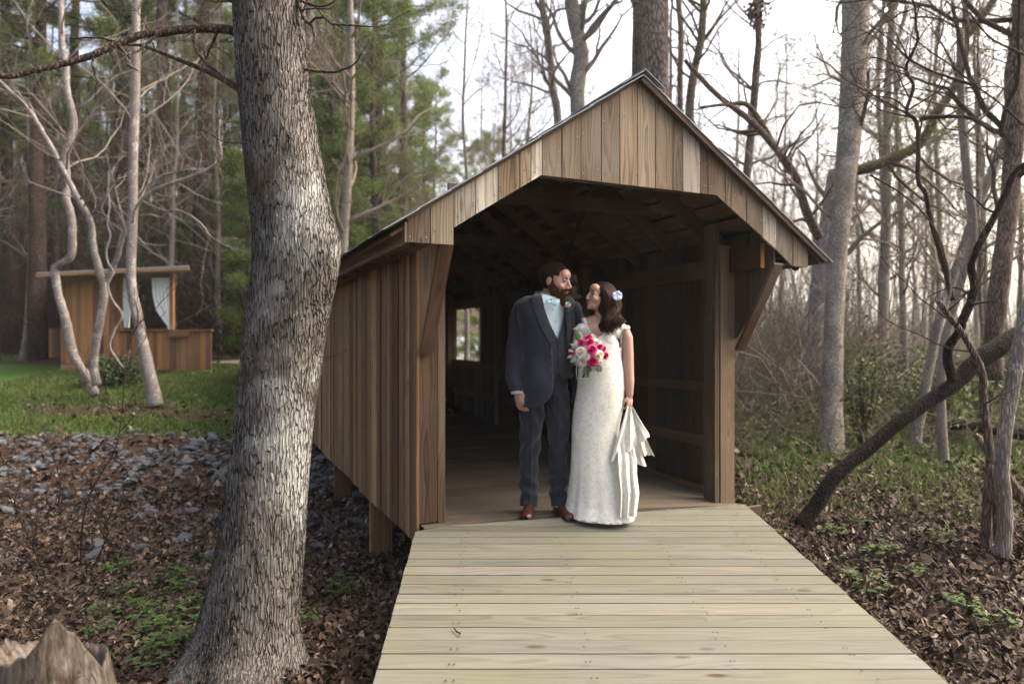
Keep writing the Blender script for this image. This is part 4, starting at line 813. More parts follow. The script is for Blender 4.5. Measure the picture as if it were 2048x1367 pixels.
brush(5200, sect(480, 850, 21, 45), 'undergrowth', M_twig, 4.8, .013, 3, .5, .25)
brush(3500, sect(1440, 1720, 11, 22), 'undergrowth', M_twig, 3.6, .009, 8, .6, .12)
brush(8500, sect(1440, 2250, 11.5, 34), 'undergrowth', M_twig, 2.3, .009, 4, .75, .22)
brush(3200, sect(1440, 2250, 9, 17), 'undergrowth', M_twig, 1.2, .006, 6, .9, .35)
brush(420, sect(1300, 2300, 36, 80), 'woods', M_barkg, 13, .05, 5, .14, .3, 6)
brush(900, sect(600, 1300, 132, 165), 'woods', M_barkg, 13, .25, 7, .1, .8, 5)
# mossy green tangle high in the right wood
m = MB(); r = np.random.default_rng(9)
for c0, n, s in ((P(1790, 300, 10.6), 260, .35), (P(1850, 255, 10.5), 260, .3), (P(1745, 190, 11), 40, .3)):
    for _ in range(n):
        c = c0+r.normal(size=3)*s; a = nrm(r.normal(size=3))*.05; b = nrm(r.normal(size=3))*.05; m.add([c, c+a, c+b], t=[(0, 1, 2)], r=r.random()*.5)
tag(m.build('moss_clumps', M_bud), kind='stuff')
# evergreen bushes
def bush(name, p, R, n, label, seed, mat=None, wt=None):
    r = np.random.default_rng(seed); m = MB(); p = V3(*p)
    for _ in range(n):
        d = r.normal(size=3); d /= np.linalg.norm(d); rr = r.random()**.4; c = p+d*R*rr*(1+.3*math.sin(d[0]*5+d[2]*4+seed)); c[2] = max(c[2], p[2]-R[2]*.9)
        a = nrm(r.normal(size=3))*r.uniform(.03, .06); b = nrm(r.normal(size=3))*r.uniform(.03, .06); m.add([c, c+a, c+a+b, c+b], q=[(0, 1, 2, 3)], r=r.random()*(.3+.7*r.random()))
    for _ in range(26):
        e = p+r.normal(size=3)*R*.55; m.tube([p-V3(0, 0, R[2]), (p+e)/2+r.normal(size=3)*.05, e], [.012, .008, .003], 3, cap=False, m=1)
    return tag(m.build(name, [mat or M_weed, wt or M_twigd]), label, 'bush')
M_dkleaf = leafmat('dark evergreen leaves', [(0, (.02, .035, .012)), (.6, (.04, .065, .02)), (1, (.075, .10, .03))], .6, .3, .2)
q = ground_at(228, 775); bush('bush', q+V3(0, 0, .3), V3(.62, .4, .38), 2200, 'low dark green bush at the foot of the pale trunks', 1, M_dkleaf)
M_olive = leafmat('olive leaves', [(0, (.03, .045, .012)), (.6, (.06, .085, .02)), (1, (.10, .13, .035))], .6, .3, .3)
for k, (px, d, R, n, lb) in enumerate([(1790, 12, (.9, .7, .8), 1700, 'dark green cedar bush beyond the leaning log'), (1880, 10.5, (.6, .5, .7), 1700, 'green shrub behind the pale wavy trunk'), (1540, 14, (.6, .5, .4), 450, 'thin green budding shrub right of the bridge brace'), (1960, 11, (.8, .6, .8), 1300, 'dark shrub behind the far fallen log'), (1725, 9.8, (.35, .3, .9), 700, 'narrow green leafy vine beside the speckled trunk')]):
    x, y = (px-CX)/F*d, d; bush('bush', (x, y, float(gh(x, y))+R[2]*.9), V3(*R), n, lb, 5+k, [M_dkleaf, M_olive, M_olive, M_dkleaf, M_olive][k])
# thin bare shrub near the oak
for k, (pl, lb) in enumerate([([(160, 1140), (163, 1060), (175, 1000), (200, 950), (235, 880), (250, 760), (262, 680), (282, 640)], 'tall thin bare sapling rising left of the oak'), ([(85, 1140), (60, 1080), (30, 1020), (15, 980)], 'thin bare shrub leaning left at the left edge'), ([(190, 1130), (215, 1070), (210, 1040), (195, 1015), (180, 985)], 'short branching bare shrub at the long pale stick'), ([(115, 1010), (120, 960), (100, 900), (85, 865)], 'thin reddish twig stem on the leafy bank')]):
    g = ground_at(*pl[0]); d = g[1]; path_tree([g]+PX(pl[1:], d), [.010, .006, .0035], 60+k, M_twigd, 14, .42, 3, lb, 'bare_shrub', twig=M_twigd, tstart=.1, noise=.003, cat='shrub', krad=.7, n=6)
# trees behind the camera, which shade the clearing
for i, (x, y) in enumerate([(-7, -5), (2, -12), (9, -4), (-10, 0), (11, 2), (-5, -14), (8, -13)]):
    z = float(gh(x, y)); T = T_pine[i % 4] if i % 2 else T_young[i % 2]; copy_tree(T, (x, y, z), i, 1.1, 'pine standing behind the photographer', 'pines behind the photographer')
# thin evening air that pales the far trees
NH = bpy.data.materials.new('air'); NH.use_nodes = True; nt_ = NH.node_tree
for n_ in list(nt_.nodes):
    if n_.type != 'OUTPUT_MATERIAL': nt_.nodes.remove(n_)
vol = nt_.nodes.new('ShaderNodeVolumePrincipled'); vol.inputs['Density'].default_value = HAZE; vol.inputs['Color'].default_value = (.93, .93, .92, 1); vol.inputs['Anisotropy'].default_value = .3
nt_.links.new(vol.outputs[0], nt_.nodes['Material Output'].inputs['Volume'])
mb = MB(); mb.board((0, -230, 30), (0, 600, 30), (1200, 0, 0), (0, 0, 90)); tag(mb.build('haze', NH), kind='stuff')
# ------------------------------------------------ cabin behind the lawn
M_cab = wood('cabin boards', [(.22, .095, .032), (.14, .06, .025), (.27, .13, .05), (.07, .038, .026), (.20, .10, .045)], ring=.03, contrast=.3, grey=.25, greycol=(.10, .075, .07))
cab = empty('cabin', P(240, 740, 16.2), 'small brown board cabin with an open curtained porch beyond the lawn', 'cabin')
CD = 16.2
def CP(px, py, dy=0): return P(px, py, CD)+V3(-.55*dy, dy, 0)
def wallx(px0, px1, pt, pb, dy, name, w=11, m=M_cab):
    mb = MB(); x = px0
    while x < px1-1:
        x2 = min(x+w*random.uniform(.7, 1.3), px1); a = CP((x+x2)/2, pb, dy+random.uniform(-.01, .01)); b = CP((x+x2)/2, pt, dy); mb.board(a, V3(a[0], a[1], b[2]), V3((x2-x)/F*CD-.008, 0, 0), V3(0, .025, 0)); x = x2
    return mb.build(name, m, cab)
wallx(122, 238, 553, 727, 0, 'wall'); wallx(228, 421, 662, 738, -.25, 'porch_wall'); wallx(92, 124, 656, 716, .5, 'porch_wall'); wallx(122, 238, 553, 720, 2.4, 'wall')
def cbd(a, b, w, t, name, m=M_cab): mb = MB(); mb.board(a, b, w, t); return mb.build(name, m, cab)
for px, dy in ((239, 0), (344, -.1), (236, 2.4)): cbd(CP(px, 735, dy), CP(px, 548, dy), V3(.085, 0, 0), V3(0, .085, 0), 'post')
cbd(CP(330, 735, -.1), CP(330, 735, 2.2), V3(1.9, 0, 0), V3(0, 0, .05), 'porch_floor')
cbd(CP(226, 660, -.27), CP(423, 660, -.27), V3(0, .11, 0), V3(0, 0, .035), 'rail_cap'); cbd(CP(338, 668, -.33), CP(376, 668, -.33), V3(0, 0, .13), V3(0, .05, 0), 'name_board', M_side)
cbd(CP(122, 738, -.02), CP(421, 742, -.2), V3(0, 0, .06), V3(0, .06, 0), 'sill_beam', M_side)
mb = MB(); a, b = CP(80, 552, -.5), CP(375, 540, -.7); t = V3(0, 0, .13)
mb.prism([a, b, b+V3(-2.0, 3.7, .1), a+V3(-2.0, 3.7, .1)], V3(0, 0, .04), (1, 0, 0)); mb.build('roof', M_roof, cab)
cbd(a-V3(0, .02, .035), b-V3(0, .02, .035), V3(0, 0, .07), V3(0, .03, 0), 'fascia', M_side); cbd(CP(120, 560, -.05), CP(350, 553, -.05), V3(0, 0, .12), V3(0, .08, 0), 'header_beam', M_side)
M_curt = plain('white curtain', (.62, .66, .66), .9, .1, .06, 3)
def sheet(l, r, rows, cols, folds, amp, mb, off=V3(0, -1, 0), edge=0, ph=0., m=0, droop=0.):
    l, r = np.asarray(l, float), np.asarray(r, float); tt = np.linspace(0, 1, rows); li = np.stack([np.interp(tt, np.linspace(0, 1, len(l)), l[:, k]) for k in range(3)], 1); ri = np.stack([np.interp(tt, np.linspace(0, 1, len(r)), r[:, k]) for k in range(3)], 1)
    s = np.linspace(0, 1, cols); X = li[:, None, :]*(1-s)[None, :, None]+ri[:, None, :]*s[None, :, None]
    a = amp*(.3+.7*tt); w = np.sin(s[None, :]*folds*2*math.pi+ph+tt[:, None]*1.3)+.3*np.sin(s[None, :]*folds*4.7*math.pi+ph*2-tt[:, None]*2.1)
    X = X+off*(a[:, None]*w)[..., None]; X[..., 2] -= (np.sin(s*math.pi)*droop)[None, :]*tt[:, None]
    if edge: X[-1, :, 2] += edge*np.sin(s*folds*5*math.pi)
    mb.grid(X, m=m); return X
for l, r, nm in (([CP(303, 556, -.12), CP(305, 590, -.12), CP(312, 620, -.12), CP(326, 640, -.12), CP(335, 652, -.12), CP(337, 661, -.12)], [CP(338, 556, -.12), CP(341, 590, -.12), CP(344, 620, -.12), CP(345, 640, -.12), CP(345, 652, -.12), CP(347, 661, -.12)], 0), ([CP(247, 556, -.12), CP(247, 600, -.12), CP(249, 655, -.12)], [CP(263, 556, -.12), CP(263, 600, -.12), CP(259, 655, -.12)], 1)):
    mb = MB(); sheet(l, r, 24, 40, 5, .03, mb); mb.build('curtain', M_curt, cab, smooth=True)
M_brick = plain('pier blocks', (.20, .13, .08), .9, .1, .3, 8)
for px0, px1, py in ((300, 333, 748), (380, 411, 744), (130, 150, 738)):
    mb = MB(); a = CP((px0+px1)/2, py+12, 0); mb.board(a, a+V3(0, 0, .26), V3((px1-px0)/F*CD, 0, 0), V3(0, .3, 0)); mb.build('pier', M_brick, cab)
# ------------------------------------------------ carved sign and lantern inside the bridge
M_sign = wood('carved sign wood', [(.034, .013, .006), (.04, .016, .008)], contrast=.3, grey=0); M_edge = wood('raw sign edge', [(.24, .105, .04), (.24, .105, .04)], contrast=.3, grey=0)
sg = empty('carved_sign', B(2.70, -.2, 2.0), 'dark reddish carved wooden sign high on the right wall at the bridge entrance', 'sign')
mb = MB(); mb.board(B(2.70, -.045, 1.965), B(2.70, -.40, 1.965), V3(0, 0, .20), U*.04, .3); mb.build('board', M_sign, sg)
mb = MB(); mb.board(B(2.70, -.4015, 1.965), B(2.70, -.405, 1.965), V3(0, 0, .195), U*.038, .3); mb.build('raw_edge', M_edge, sg)
mb = MB(); rs = np.random.default_rng(3)
for z, vs in ((2.0, np.arange(-.09, -.36, -.032)), (1.93, np.arange(-.14, -.28, -.034))):     # two rows of worn, unreadable carved strokes
    for v in vs:
        mb.tube([B(2.6785, v, z-.022), B(2.6785, v-rs.uniform(-.008, .008), z+.022)], .0022, 4)
        if rs.random() < .7: mb.tube([B(2.6785, v, z+rs.choice([-.02, 0, .02])), B(2.6785, v-.018, z+rs.uniform(-.02, .02))], .002, 4)
mb.build('carving', M_post, sg)
lt = empty('lantern', B(2.56, 2.40, 1.6), 'small glass lantern with a candle mounted on the post behind the groom', 'lantern')
M_glass = NT('lantern glass', .08, .5); M_glass.b.inputs['Transmission Weight'].default_value = .9; M_glass.b.inputs['IOR'].default_value = 1.2; M_glass = M_glass.base((.9, .9, .85))
M_brass = plain('aged brass', (.45, .40, .32), .5, .5, .2, 30, metallic=.2); M_cand = plain('ivory candle', (.75, .66, .42), .5, .4, .1)
lc = P(1148, 597, 7.55); 
def lz(py): return EYE-(py-HY)/F*7.55
def lathe(prof, c, n=20):
    th = np.arange(n)*2*math.pi/n; return np.array([[V3(c[0]+r*math.cos(t), c[1]+r*math.sin(t), z) for t in th] for r, z in prof])
for nm, prof, mt in (('base_plate', [(.0, lz(597)), (.085, lz(597)), (.088, lz(593)), (.08, lz(590)), (0, lz(590))], M_brass), ('glass', [(.062, lz(590)), (.06, lz(575)), (.05, lz(567)), (.035, lz(563))], M_glass), ('candle', [(0, lz(590)), (.022, lz(590)), (.022, lz(573)), (0, lz(572.5))], M_cand), ('cap', [(.0, lz(549)), (.03, lz(550)), (.032, lz(556)), (.036, lz(562)), (.045, lz(564)), (0, lz(565))], M_brass)):
    mb = MB(); mb.grid(lathe(prof, lc), wrap=True); mb.build(nm, mt, lt, smooth=True)
mb = MB(); mb.board(lc-V3(0, 0, .012)+V3(0, 0, .0), B(2.70, 2.44, lz(598.6)), V3(0, .03, 0), V3(0, 0, .008)); mb.build('bracket', M_brass, lt)
# ------------------------------------------------ people
def voxel(mb, vox, it=3):
    me = mb.mesh('tmp', [M_nail]); o = bpy.data.objects.new('tmp', me); COL.objects.link(o)
    r = o.modifiers.new('r', 'REMESH'); r.mode = 'VOXEL'; r.voxel_size = vox
    if it: s = o.modifiers.new('s', 'SMOOTH'); s.factor = .5; s.iterations = it
    bpy.context.view_layer.update(); dg = bpy.context.evaluated_depsgraph_get(); e = o.evaluated_get(dg); m2 = bpy.data.meshes.new_from_object(e)
    n = len(m2.vertices); co = np.zeros(n*3); m2.vertices.foreach_get('co', co); co = co.reshape(-1, 3); no = np.zeros(n*3); m2.vertices.foreach_get('normal', no); no = no.reshape(-1, 3)
    q = np.zeros(len(m2.loops), np.int32); m2.loops.foreach_get('vertex_index', q); cnt = np.zeros(len(m2.polygons), np.int32); m2.polygons.foreach_get('loop_total', cnt)
    assert (cnt == 4).all(); bpy.data.objects.remove(o); bpy.data.meshes.remove(m2); return co, q.reshape(-1, 4), no
def skin(name, col, lipc, rough=.5):
    N = NT(name, rough, .35); N.b.inputs['Subsurface Weight'].default_value = .15; N.b.inputs['Subsurface Radius'].default_value = (.02, .008, .005); N.b.inputs['Subsurface Scale'].default_value = .5
    n = N.noise(N.n('TexCoord').outputs['Object'], 18, 3); c = N.mix(n, tuple(x*.96 for x in col), (col[0]*1.03, col[1]*.99, col[2]*.99)); r = N.attr('rnd').outputs['Fac']
    return N.base(N.mix(r, c, lipc))
def fabric(name, c1, c2, rough=.85, sc=260, wr=0.):
    N = NT(name, rough, .15); tc = N.n('TexCoord').outputs['Object']; n = N.noise(tc, sc, 2, .7); w = N.noise(N.scale(tc, (1, 1, .5)), 7, 3, .55)
    c = N.mix(N.ramp(n, [(.35, g3(0)), (.65, g3(1))]), tuple(c1), tuple(c2)); N.bump(N.math('ADD', N.math('MULTIPLY', n, .1), N.math('MULTIPLY', w, wr)), .6, .02 if wr else .002)
    N.b.inputs['Sheen Weight'].default_value = .2; return N.base(c)
def hairmat(name, c1, c2, c3):
    N = NT(name, .6, .12); tc = N.n('TexCoord').outputs['Object']; n = N.noise(N.scale(tc, (1, 1, .25)), 130, 3, .7); r = N.attr('rnd').outputs['Fac']
    N.bump(n, .6, .004); return N.base(N.ramp(N.math('MULTIPLY_ADD', r, .5, N.math('MULTIPLY', n, .5)), [(.32, c1), (.5, c2), (.72, c3)]))
M_suit = fabric('slate blue suit wool', (.012, .0155, .025), (.022, .027, .041), .9, 420, 1.2)
M_vest = fabric('slate blue waistcoat', (.013, .016, .025), (.024, .028, .041), .85, 420, .2)
M_trou = fabric('slate trousers', (.011, .0135, .021), (.020, .024, .034), .9, 420, 1.6)
M_shirt = fabric('pale blue shirt', (.36, .45, .50), (.42, .50, .56), .7, 200, .25)
M_bow = fabric('light blue bow tie', (.22, .42, .50), (.42, .56, .60), .6, 300)
M_shoe = plain('brown leather shoes', (.062, .019, .010), .32, .5, .3, 14); M_sole = plain('dark shoe sole', (.02, .013, .010), .6)
M_btn = plain('dark button', (.03, .035, .05), .35, .5)
M_skinm = skin('his skin', (.43, .265, .21), (.36, .15, .13)); M_skinf = skin('her skin', (.40, .245, .19), (.30, .05, .055))
M_hairm = hairmat('short dark brown hair', (.012, .007, .005), (.028, .014, .009), (.06, .03, .018)); M_beard = hairmat('auburn brown beard', (.025, .010, .005), (.075, .026, .010), (.19, .07, .026))
M_hairf = hairmat('wavy brunette hair', (.005, .0026, .002), (.017, .0085, .006), (.060, .028, .017))
M_eye = plain('eye white', (.24, .20, .18), .25, .5, 0); M_iris = plain('dark iris', (.02, .015, .012), .2, .6, 0)
NL = NT('ivory lace', .8, .2); tc = NL.n('TexCoord').outputs['Object']; dw = NL.vadd(tc, NL.scale(NL.noise(tc, 14, 2, col=True), (.05, .05, .05)))
v1 = NL.n('TexVoronoi', {'Vector': dw, 'Scale': 34.0}, feature='SMOOTH_F1').outputs['Distance']; v2 = NL.n('TexVoronoi', {'Vector': dw, 'Scale': 95.0}, feature='DISTANCE_TO_EDGE').outputs['Distance']; n1_ = NL.noise(tc, 60, 4, .7)
hh = NL.math('ADD', NL.math('MULTIPLY', v1, .7), NL.math('MULTIPLY', NL.ramp(v2, [(0, g3(0)), (.25, g3(1))]), .5)); hh = NL.math('ADD', hh, NL.math('MULTIPLY', n1_, .4)); NL.bump(hh, .5, .005)
M_lace = NL.base(NL.ramp(hh, [(.3, (.47, .46, .41)), (.6, (.60, .59, .54)), (.85, (.68, .67, .62))]))
M_satin = plain('ivory satin lining', (.62, .59, .53), .45, .4, .05, 5)
def head(m, c, R, s=1., fem=False):
    c = np.asarray(c, float); T = lambda p: c+R@(np.asarray(p, float)*s)
    def E(p, r, n=14): m.ell(T(p), np.asarray(r)*s, R, n)
    w = .93 if fem else 1.
    E((0, -.018, .032), (.076*w, .098, .088)); E((0, .032, -.015), (.061*w, .060, .085)); E((0, .042, -.070), (.044*w, .046, .040)); E((0, .078, -.099 if not fem else -.094), (.022*w, .018, .018))
    E((0, .078, .022), (.050*w, .016, .011)); E((0, .064, .055), (.05*w, .034, .04))
    for sx in (-1, 1):
        E((sx*.036*w, .062, -.028), (.026, .026, .024)); E((sx*.078*w, -.012, -.006), (.010, .020, .031)); E((sx*.013, .108, -.036), (.008, .010, .007)); E((sx*.030*w, .083, .013), (.016, .010, .006)); E((sx*.030*w, .081, -.006), (.015, .009, .005))
    m.tube([T((0, .086, .022)), T((0, .101, .0)), T((0, .116-.004*fem, -.022+.004*fem)), T((0, .120-.007*fem, -.029+.006*fem))], np.array([.008, .0095, .011, .012])*s*(.9 if fem else 1), 10); E((0, .114-.005*fem, -.032+.004*fem), (.011, .011, .009))
    E((0, .096, -.058), (.021, .011, .0062)); E((0, .094, -.069), (.017, .011, .0075)); return T
def eyes(par, T, R, s, gaze, fem):
    m = MB(); w = .93 if fem else 1.
    for sx in (-1, 1):
        c = T((sx*.030*w, .0785, .003)); m.ell(c, (.0100*s,)*3, n=8); g = nrm(R@np.asarray(gaze)); m.ell(c+g*.0062*s, (.0062*s,)*3, n=6, m=1)
    m.build('eyes', [M_eye, M_iris], par, smooth=True); m = MB()
    for sx in (-1, 1):
        m.tube([T((sx*.014, .094, .024)), T((sx*.028, .094, .030)), T((sx*.047*w, .078, .024))], np.array([.003, .0038, .0022])*s*(.9 if fem else 1.5), 6)
        m.tube([T((sx*.019, .0925, .009)), T((sx*.031, .093, .0115)), T((sx*.043*w, .084, .006))], np.array([.002, .0028, .002])*s*(1.5 if fem else 1.), 5)
    m.build('eyebrows', M_hairf if fem else M_hairm, par, smooth=True)
def hand(m, w, d, side, nr, s=1., curl=.5, spread=.12):
    """w wrist, d direction of the fingers, side = towards the thumb, nr = out of the back of the hand"""
    w = np.asarray(w, float); d = nrm(d); side = nrm(side-np.dot(side, d)*d); nr = nrm(np.cross(d, side))*np.sign(np.dot(np.cross(d, side), nr)+1e-9)
    R = np.stack([side, d, nr], 1); m.ell(w+d*.048*s, (.040*s, .052*s, .0155*s), R, 12); m.tube([w-d*.05*s, w+d*.02*s], [.027*s, .027*s], 12, squash=None)
    for k, (o, L, r) in enumerate([(.030, .072, .0088), (.010, .080, .0092), (-.010, .074, .0087), (-.029, .058, .0077)]):
        p = w+d*.088*s+side*o*s; dd = nrm(d+side*(o*spread*12)); pts = [p-dd*.03*s, p]; a = 0
        for j, f in enumerate((.45, .30, .25)):
            a += curl*(.7 if j == 0 else 1.)*(1+.12*k); q = dd*math.cos(a)-nr*math.sin(a); pts.append(pts[-1]+q*L*f*s)
        m.tube(smooth_path(pts, 3), np.linspace(r*1.05, r*.78, 13)*s, 8); m.ell(pts[-1], (r*.8*s,)*3, n=6)
    p = w+d*.022*s+side*.028*s; q1 = p+(side*.55+d*.75-nr*.3)*.035*s; q2 = q1+(side*.15+d*.95-nr*.35)*.030*s; q3 = q2+(d*.9-nr*.5-side*.1)*.022*s
    m.tube(smooth_path([p, q1, q2, q3], 3), np.linspace(.0135, .0085, 10)*s, 8); m.ell(q3, (.0085*s,)*3, n=6)
def in_poly(px, py, poly):
    r = np.zeros(len(px), bool); j = len(poly)-1
    for i in range(len(poly)):
        (x1, y1), (x2, y2) = poly[i], poly[j]; c = ((y1 > py) != (y2 > py)) & (px < (x2-x1)*(py-y1)/(y2-y1+1e-9)+x1); r ^= c; j = i
    return r
def topx(co): return co[:, 0]/co[:, 1]*F+CX, HY+(EYE-co[:, 2])/co[:, 1]*F
def submesh(co, q, keep, name, mat, par, off=None, no=None, solid=0):
    f = keep[q].all(1); qq = q[f]; u, inv = np.unique(qq, return_inverse=True); m = MB(); v = co[u]+(no[u]*off if off is not None else 0)
    m.add(v, q=inv.reshape(-1, 4)); return m.build(name, mat, par, smooth=True)
def lips(co, c, R, s, parts):
    loc = ((co-c)@R)/s; v = np.zeros(len(co))
    for p, r in parts: v = np.maximum(v, np.clip(1.6-np.sqrt((((loc-np.array(p))/np.array(r))**2).sum(1))*1.0, 0, 1))
    return v
def facing(yaw, pitch, roll=0):      # yaw 0 looks at the camera (-y), positive towards +x
    f = V3(math.sin(yaw)*math.cos(pitch), -math.cos(yaw)*math.cos(pitch), math.sin(pitch)); r = nrm(np.cross(f, (0, 0, 1))); u = np.cross(r, f)
    r2 = r*math.cos(roll)+u*math.sin(roll); return np.stack([r2, f, np.cross(r2, f)], 1)
# ================= groom
GD = 4.80; pg = GD/F
def G(px, py, dy=0.): return P(px, py, GD)+V3(0, dy, 0)
groom = empty('person', G(1090, 1038), 'bearded man in slate blue three piece suit and light blue bow tie', 'person')
Rg = facing(math.radians(58), math.radians(-9), math.radians(3)); Hc = G(1111.5, 564, -.01)
YAW = math.radians(24)
lev = [(588, 1100, .10, .080), (593, 1098, .14, .095), (599, 1095, .185, .110), (612, 1092, .205, .122), (640, 1093, .205, .130), (680, 1094, .190, .130), (720, 1095, .176, .124), (760, 1096, .180, .126), (800, 1096, .190, .130), (822, 1096, .194, .134)]
LY = np.array([l[0] for l in lev], float)
def ring(py, phi, off=0.):
    py = np.asarray(py, float); cx, a, b = [np.interp(py, LY, np.array([l[k] for l in lev], float)) for k in (1, 2, 3)]
    a = a+off; b = b+off; sx = np.sign(np.sin(phi))*np.abs(np.sin(phi))**.85*a; sy = -np.sign(np.cos(phi))*np.abs(np.cos(phi))**.85*b
    x = sx*math.cos(YAW)-sy*math.sin(YAW); y = sx*math.sin(YAW)+sy*math.cos(YAW)
    return np.stack([(cx-CX)*pg+x, GD+y, EYE-(py-HY)*pg+0*x], -1)
def phi_at(px, py, off=0.):
    ph = np.linspace(-1.9, 1.45, 400); X = ring(np.full(400, py), ph, off); pxs = X[:, 0]/X[:, 1]*F+CX; i = np.argmin(np.abs(pxs-px)); return ph[i]
def surf(px, py, off): return ring(np.array([py]), np.array([phi_at(px, py, off)]), off)[0]
bm = MB(); T = head(bm, Hc, Rg, 1.05)
bm.tube([G(1098, 622, .03), G(1099, 600, .02), G(1103, 580, .01)], [.075, .062, .060], 16)
bm.ell(G(1093, 645, .02), (.16, .085, .15), None, 14); bm.ell(G(1093, 720, .01), (.13, .08, .22), None, 14); bm.ell(G(1092, 775, .02), (.13, .075, .12), None, 14)
bm.tube([G(1045, 622, .02), G(1031, 705, .0), G(1034, 790, -.07)], [.055, .040, .028], 12); bm.tube([G(1140, 622, .04), G(1178, 700, .13), G(1236, 752, .06)], [.055, .042, .030], 12)
for a in ([G(1068, 800), G(1062, 900), G(1060, 1008, .03)], [G(1112, 800), G(1116, 900), G(1116, 1008, .04)]): bm.tube(a, [.070, .050, .034], 12); bm.ell(a[-1]+V3(0, -.02, -.06), (.028, .06, .025), None, 8)
hand(bm, G(1035, 788, -.075), V3(.20, -.10, -1), V3(.80, -.6, 0), V3(-.55, -.8, 0), 1.06, .38)
hand(bm, G(1235, 751, .02), V3(.55, -.75, .05), V3(0, 0, 1), V3(.8, .5, 0), .98, .65)
co, q, no = voxel(bm, .0042, 3)
Lg = lips(co, Hc, Rg, 1.05, [((0, .098, -.0655), (.019, .016, .009))])
m = MB(); m.add(co, q=q, r=Lg); body = m.build('body', M_skinm, groom, smooth=True)
eyes(groom, T, Rg, 1.05, (.05, .95, -.15), False)
# hair and beard
def shell(c, R, s, cen, rad, keep, name, mat, par, thick=.0, fuzz=0, seed=1, fl=.012, fw=.0012, down=(0, 0, -1)):
    r = np.random.default_rng(seed); n = 48; th = np.linspace(.02, math.pi-.02, n)[:, None]; ph = (np.arange(2*n)*math.pi/n)[None, :]
    D = np.stack([np.sin(th)*np.cos(ph), np.sin(th)*np.sin(ph), np.cos(th)*np.ones_like(ph)], -1); Xl = D*np.array(rad)+np.array(cen); k = keep(Xl); Xl = Xl+D*(r.normal(size=(n, 2*n, 1))*.0012)
    Xl = np.where(k[..., None], Xl, np.array(cen)+(Xl-np.array(cen))*.80); X = c+(Xl.reshape(-1, 3)*s)@R.T; m = MB(); m.grid(X.reshape(n, 2*n, 3), wrap=True, r=r.random(n*2*n)*.5)
    if fuzz:
        ii = np.argwhere(k); ii = ii[r.integers(0, len(ii), fuzz)]; p = X.reshape(n, 2*n, 3)[ii[:, 0], ii[:, 1]]; d = (D[ii[:, 0], ii[:, 1]]@R.T)*.55+np.asarray(down, float)*.7+r.normal(size=(fuzz, 3))*.35; d /= np.linalg.norm(d, axis=1)[:, None]
        e = np.cross(d, r.normal(size=(fuzz, 3))); e /= np.linalg.norm(e, axis=1)[:, None]; V = np.stack([p-e*fw, p+e*fw, p+d*fl*r.uniform(.5, 1.2, (fuzz, 1))], 1).reshape(-1, 3); m.add(V, t=np.arange(fuzz*3).reshape(-1, 3), r=np.repeat(r.random(fuzz), 3))
    return m.build(name, mat, par, smooth=True)
def kh(X):
    x, y, z = X[..., 0], X[..., 1], X[..., 2]
    return ((z > .070)|(y < .052)&(z > .035+.0*y)|(y < .012)&(z > -.005)|(y < -.035)&(z > -.055)|((y < .02)&(y > .0)&(z > -.03)))&~((y > .074)&(z < .078))
shell(Hc, Rg, 1.05, (0, -.022, .036), (.0815, .1035, .094), kh, 'hair', M_hairm, groom, fuzz=9000, seed=2, fl=.017, fw=.0011, down=Rg@V3(0, -.5, .1))
bb = MB(); Eb = lambda p, r: bb.ell(T(p), np.asarray(r)*1.05, Rg, 12)
Eb((0, .052, -.098), (.052, .050, .036)); Eb((0, .070, -.122), (.040, .036, .036)); Eb((0, .078, -.143), (.028, .024, .026))
for sx in (-1, 1): Eb((sx*.050, .030, -.072), (.019, .036, .036)); Eb((sx*.064, .006, -.038), (.012, .020, .034)); Eb((sx*.018, .098, -.050), (.017, .010, .0065)); Eb((sx*.034, .082, -.066), (.012, .013, .018)); Eb((sx*.058, .022, -.05), (.012, .022, .028))
co2, q2, no2 = voxel(bb, .004, 3); r = np.random.default_rng(8); m = MB(); m.add(co2+no2*r.normal(size=(len(co2), 1))*.0008, q=q2, r=r.random(len(co2))*.6); nf = 9000; ii = r.integers(0, len(co2), nf)
d = no2[ii]*.5+Rg@V3(0, .15, -1)*.7+r.normal(size=(nf, 3))*.3; d /= np.linalg.norm(d, axis=1)[:, None]; e = np.cross(d, r.normal(size=(nf, 3))); e /= np.linalg.norm(e, axis=1)[:, None]
m.add(np.stack([co2[ii]-e*.001, co2[ii]+e*.001, co2[ii]+d*.013*r.uniform(.4, 1.3, (nf, 1))], 1).reshape(-1, 3), t=np.arange(nf*3).reshape(-1, 3), r=np.repeat(r.random(nf), 3)); m.build('beard', M_beard, groom, smooth=True)
# lofted clothes
def loft(y0, y1, Lpx, Rpx, off, name, mat, par, rows=46, cols=90, wrinkle=.003, seed=0, thick=.006):
    ys = np.linspace(y0, y1, rows); X = np.zeros((rows, cols, 3)); r = np.random.default_rng(seed)
    for i, y in enumerate(ys):
        a = phi_at(np.interp(y, *Rpx), y, off); b = phi_at(np.interp(y, *Lpx), y, off)+2*math.pi; X[i] = ring(np.full(cols, y), np.linspace(a, b, cols), off)
    for k in range(6): X[..., 1] += wrinkle*np.sin(X[..., 2]*r.uniform(8, 26)+X[..., 0]*r.uniform(-22, 22)+r.uniform(0, 6))/2.2
    inner = X.copy(); c = X.mean(1, keepdims=True); inner = c+(X-c)*(1-thick/.16); inner[..., 2] = X[..., 2]
    Y = np.concatenate([X, inner[:, ::-1]], 1); m = MB(); m.grid(Y, wrap=True); return m.build(name, mat, par, smooth=True)
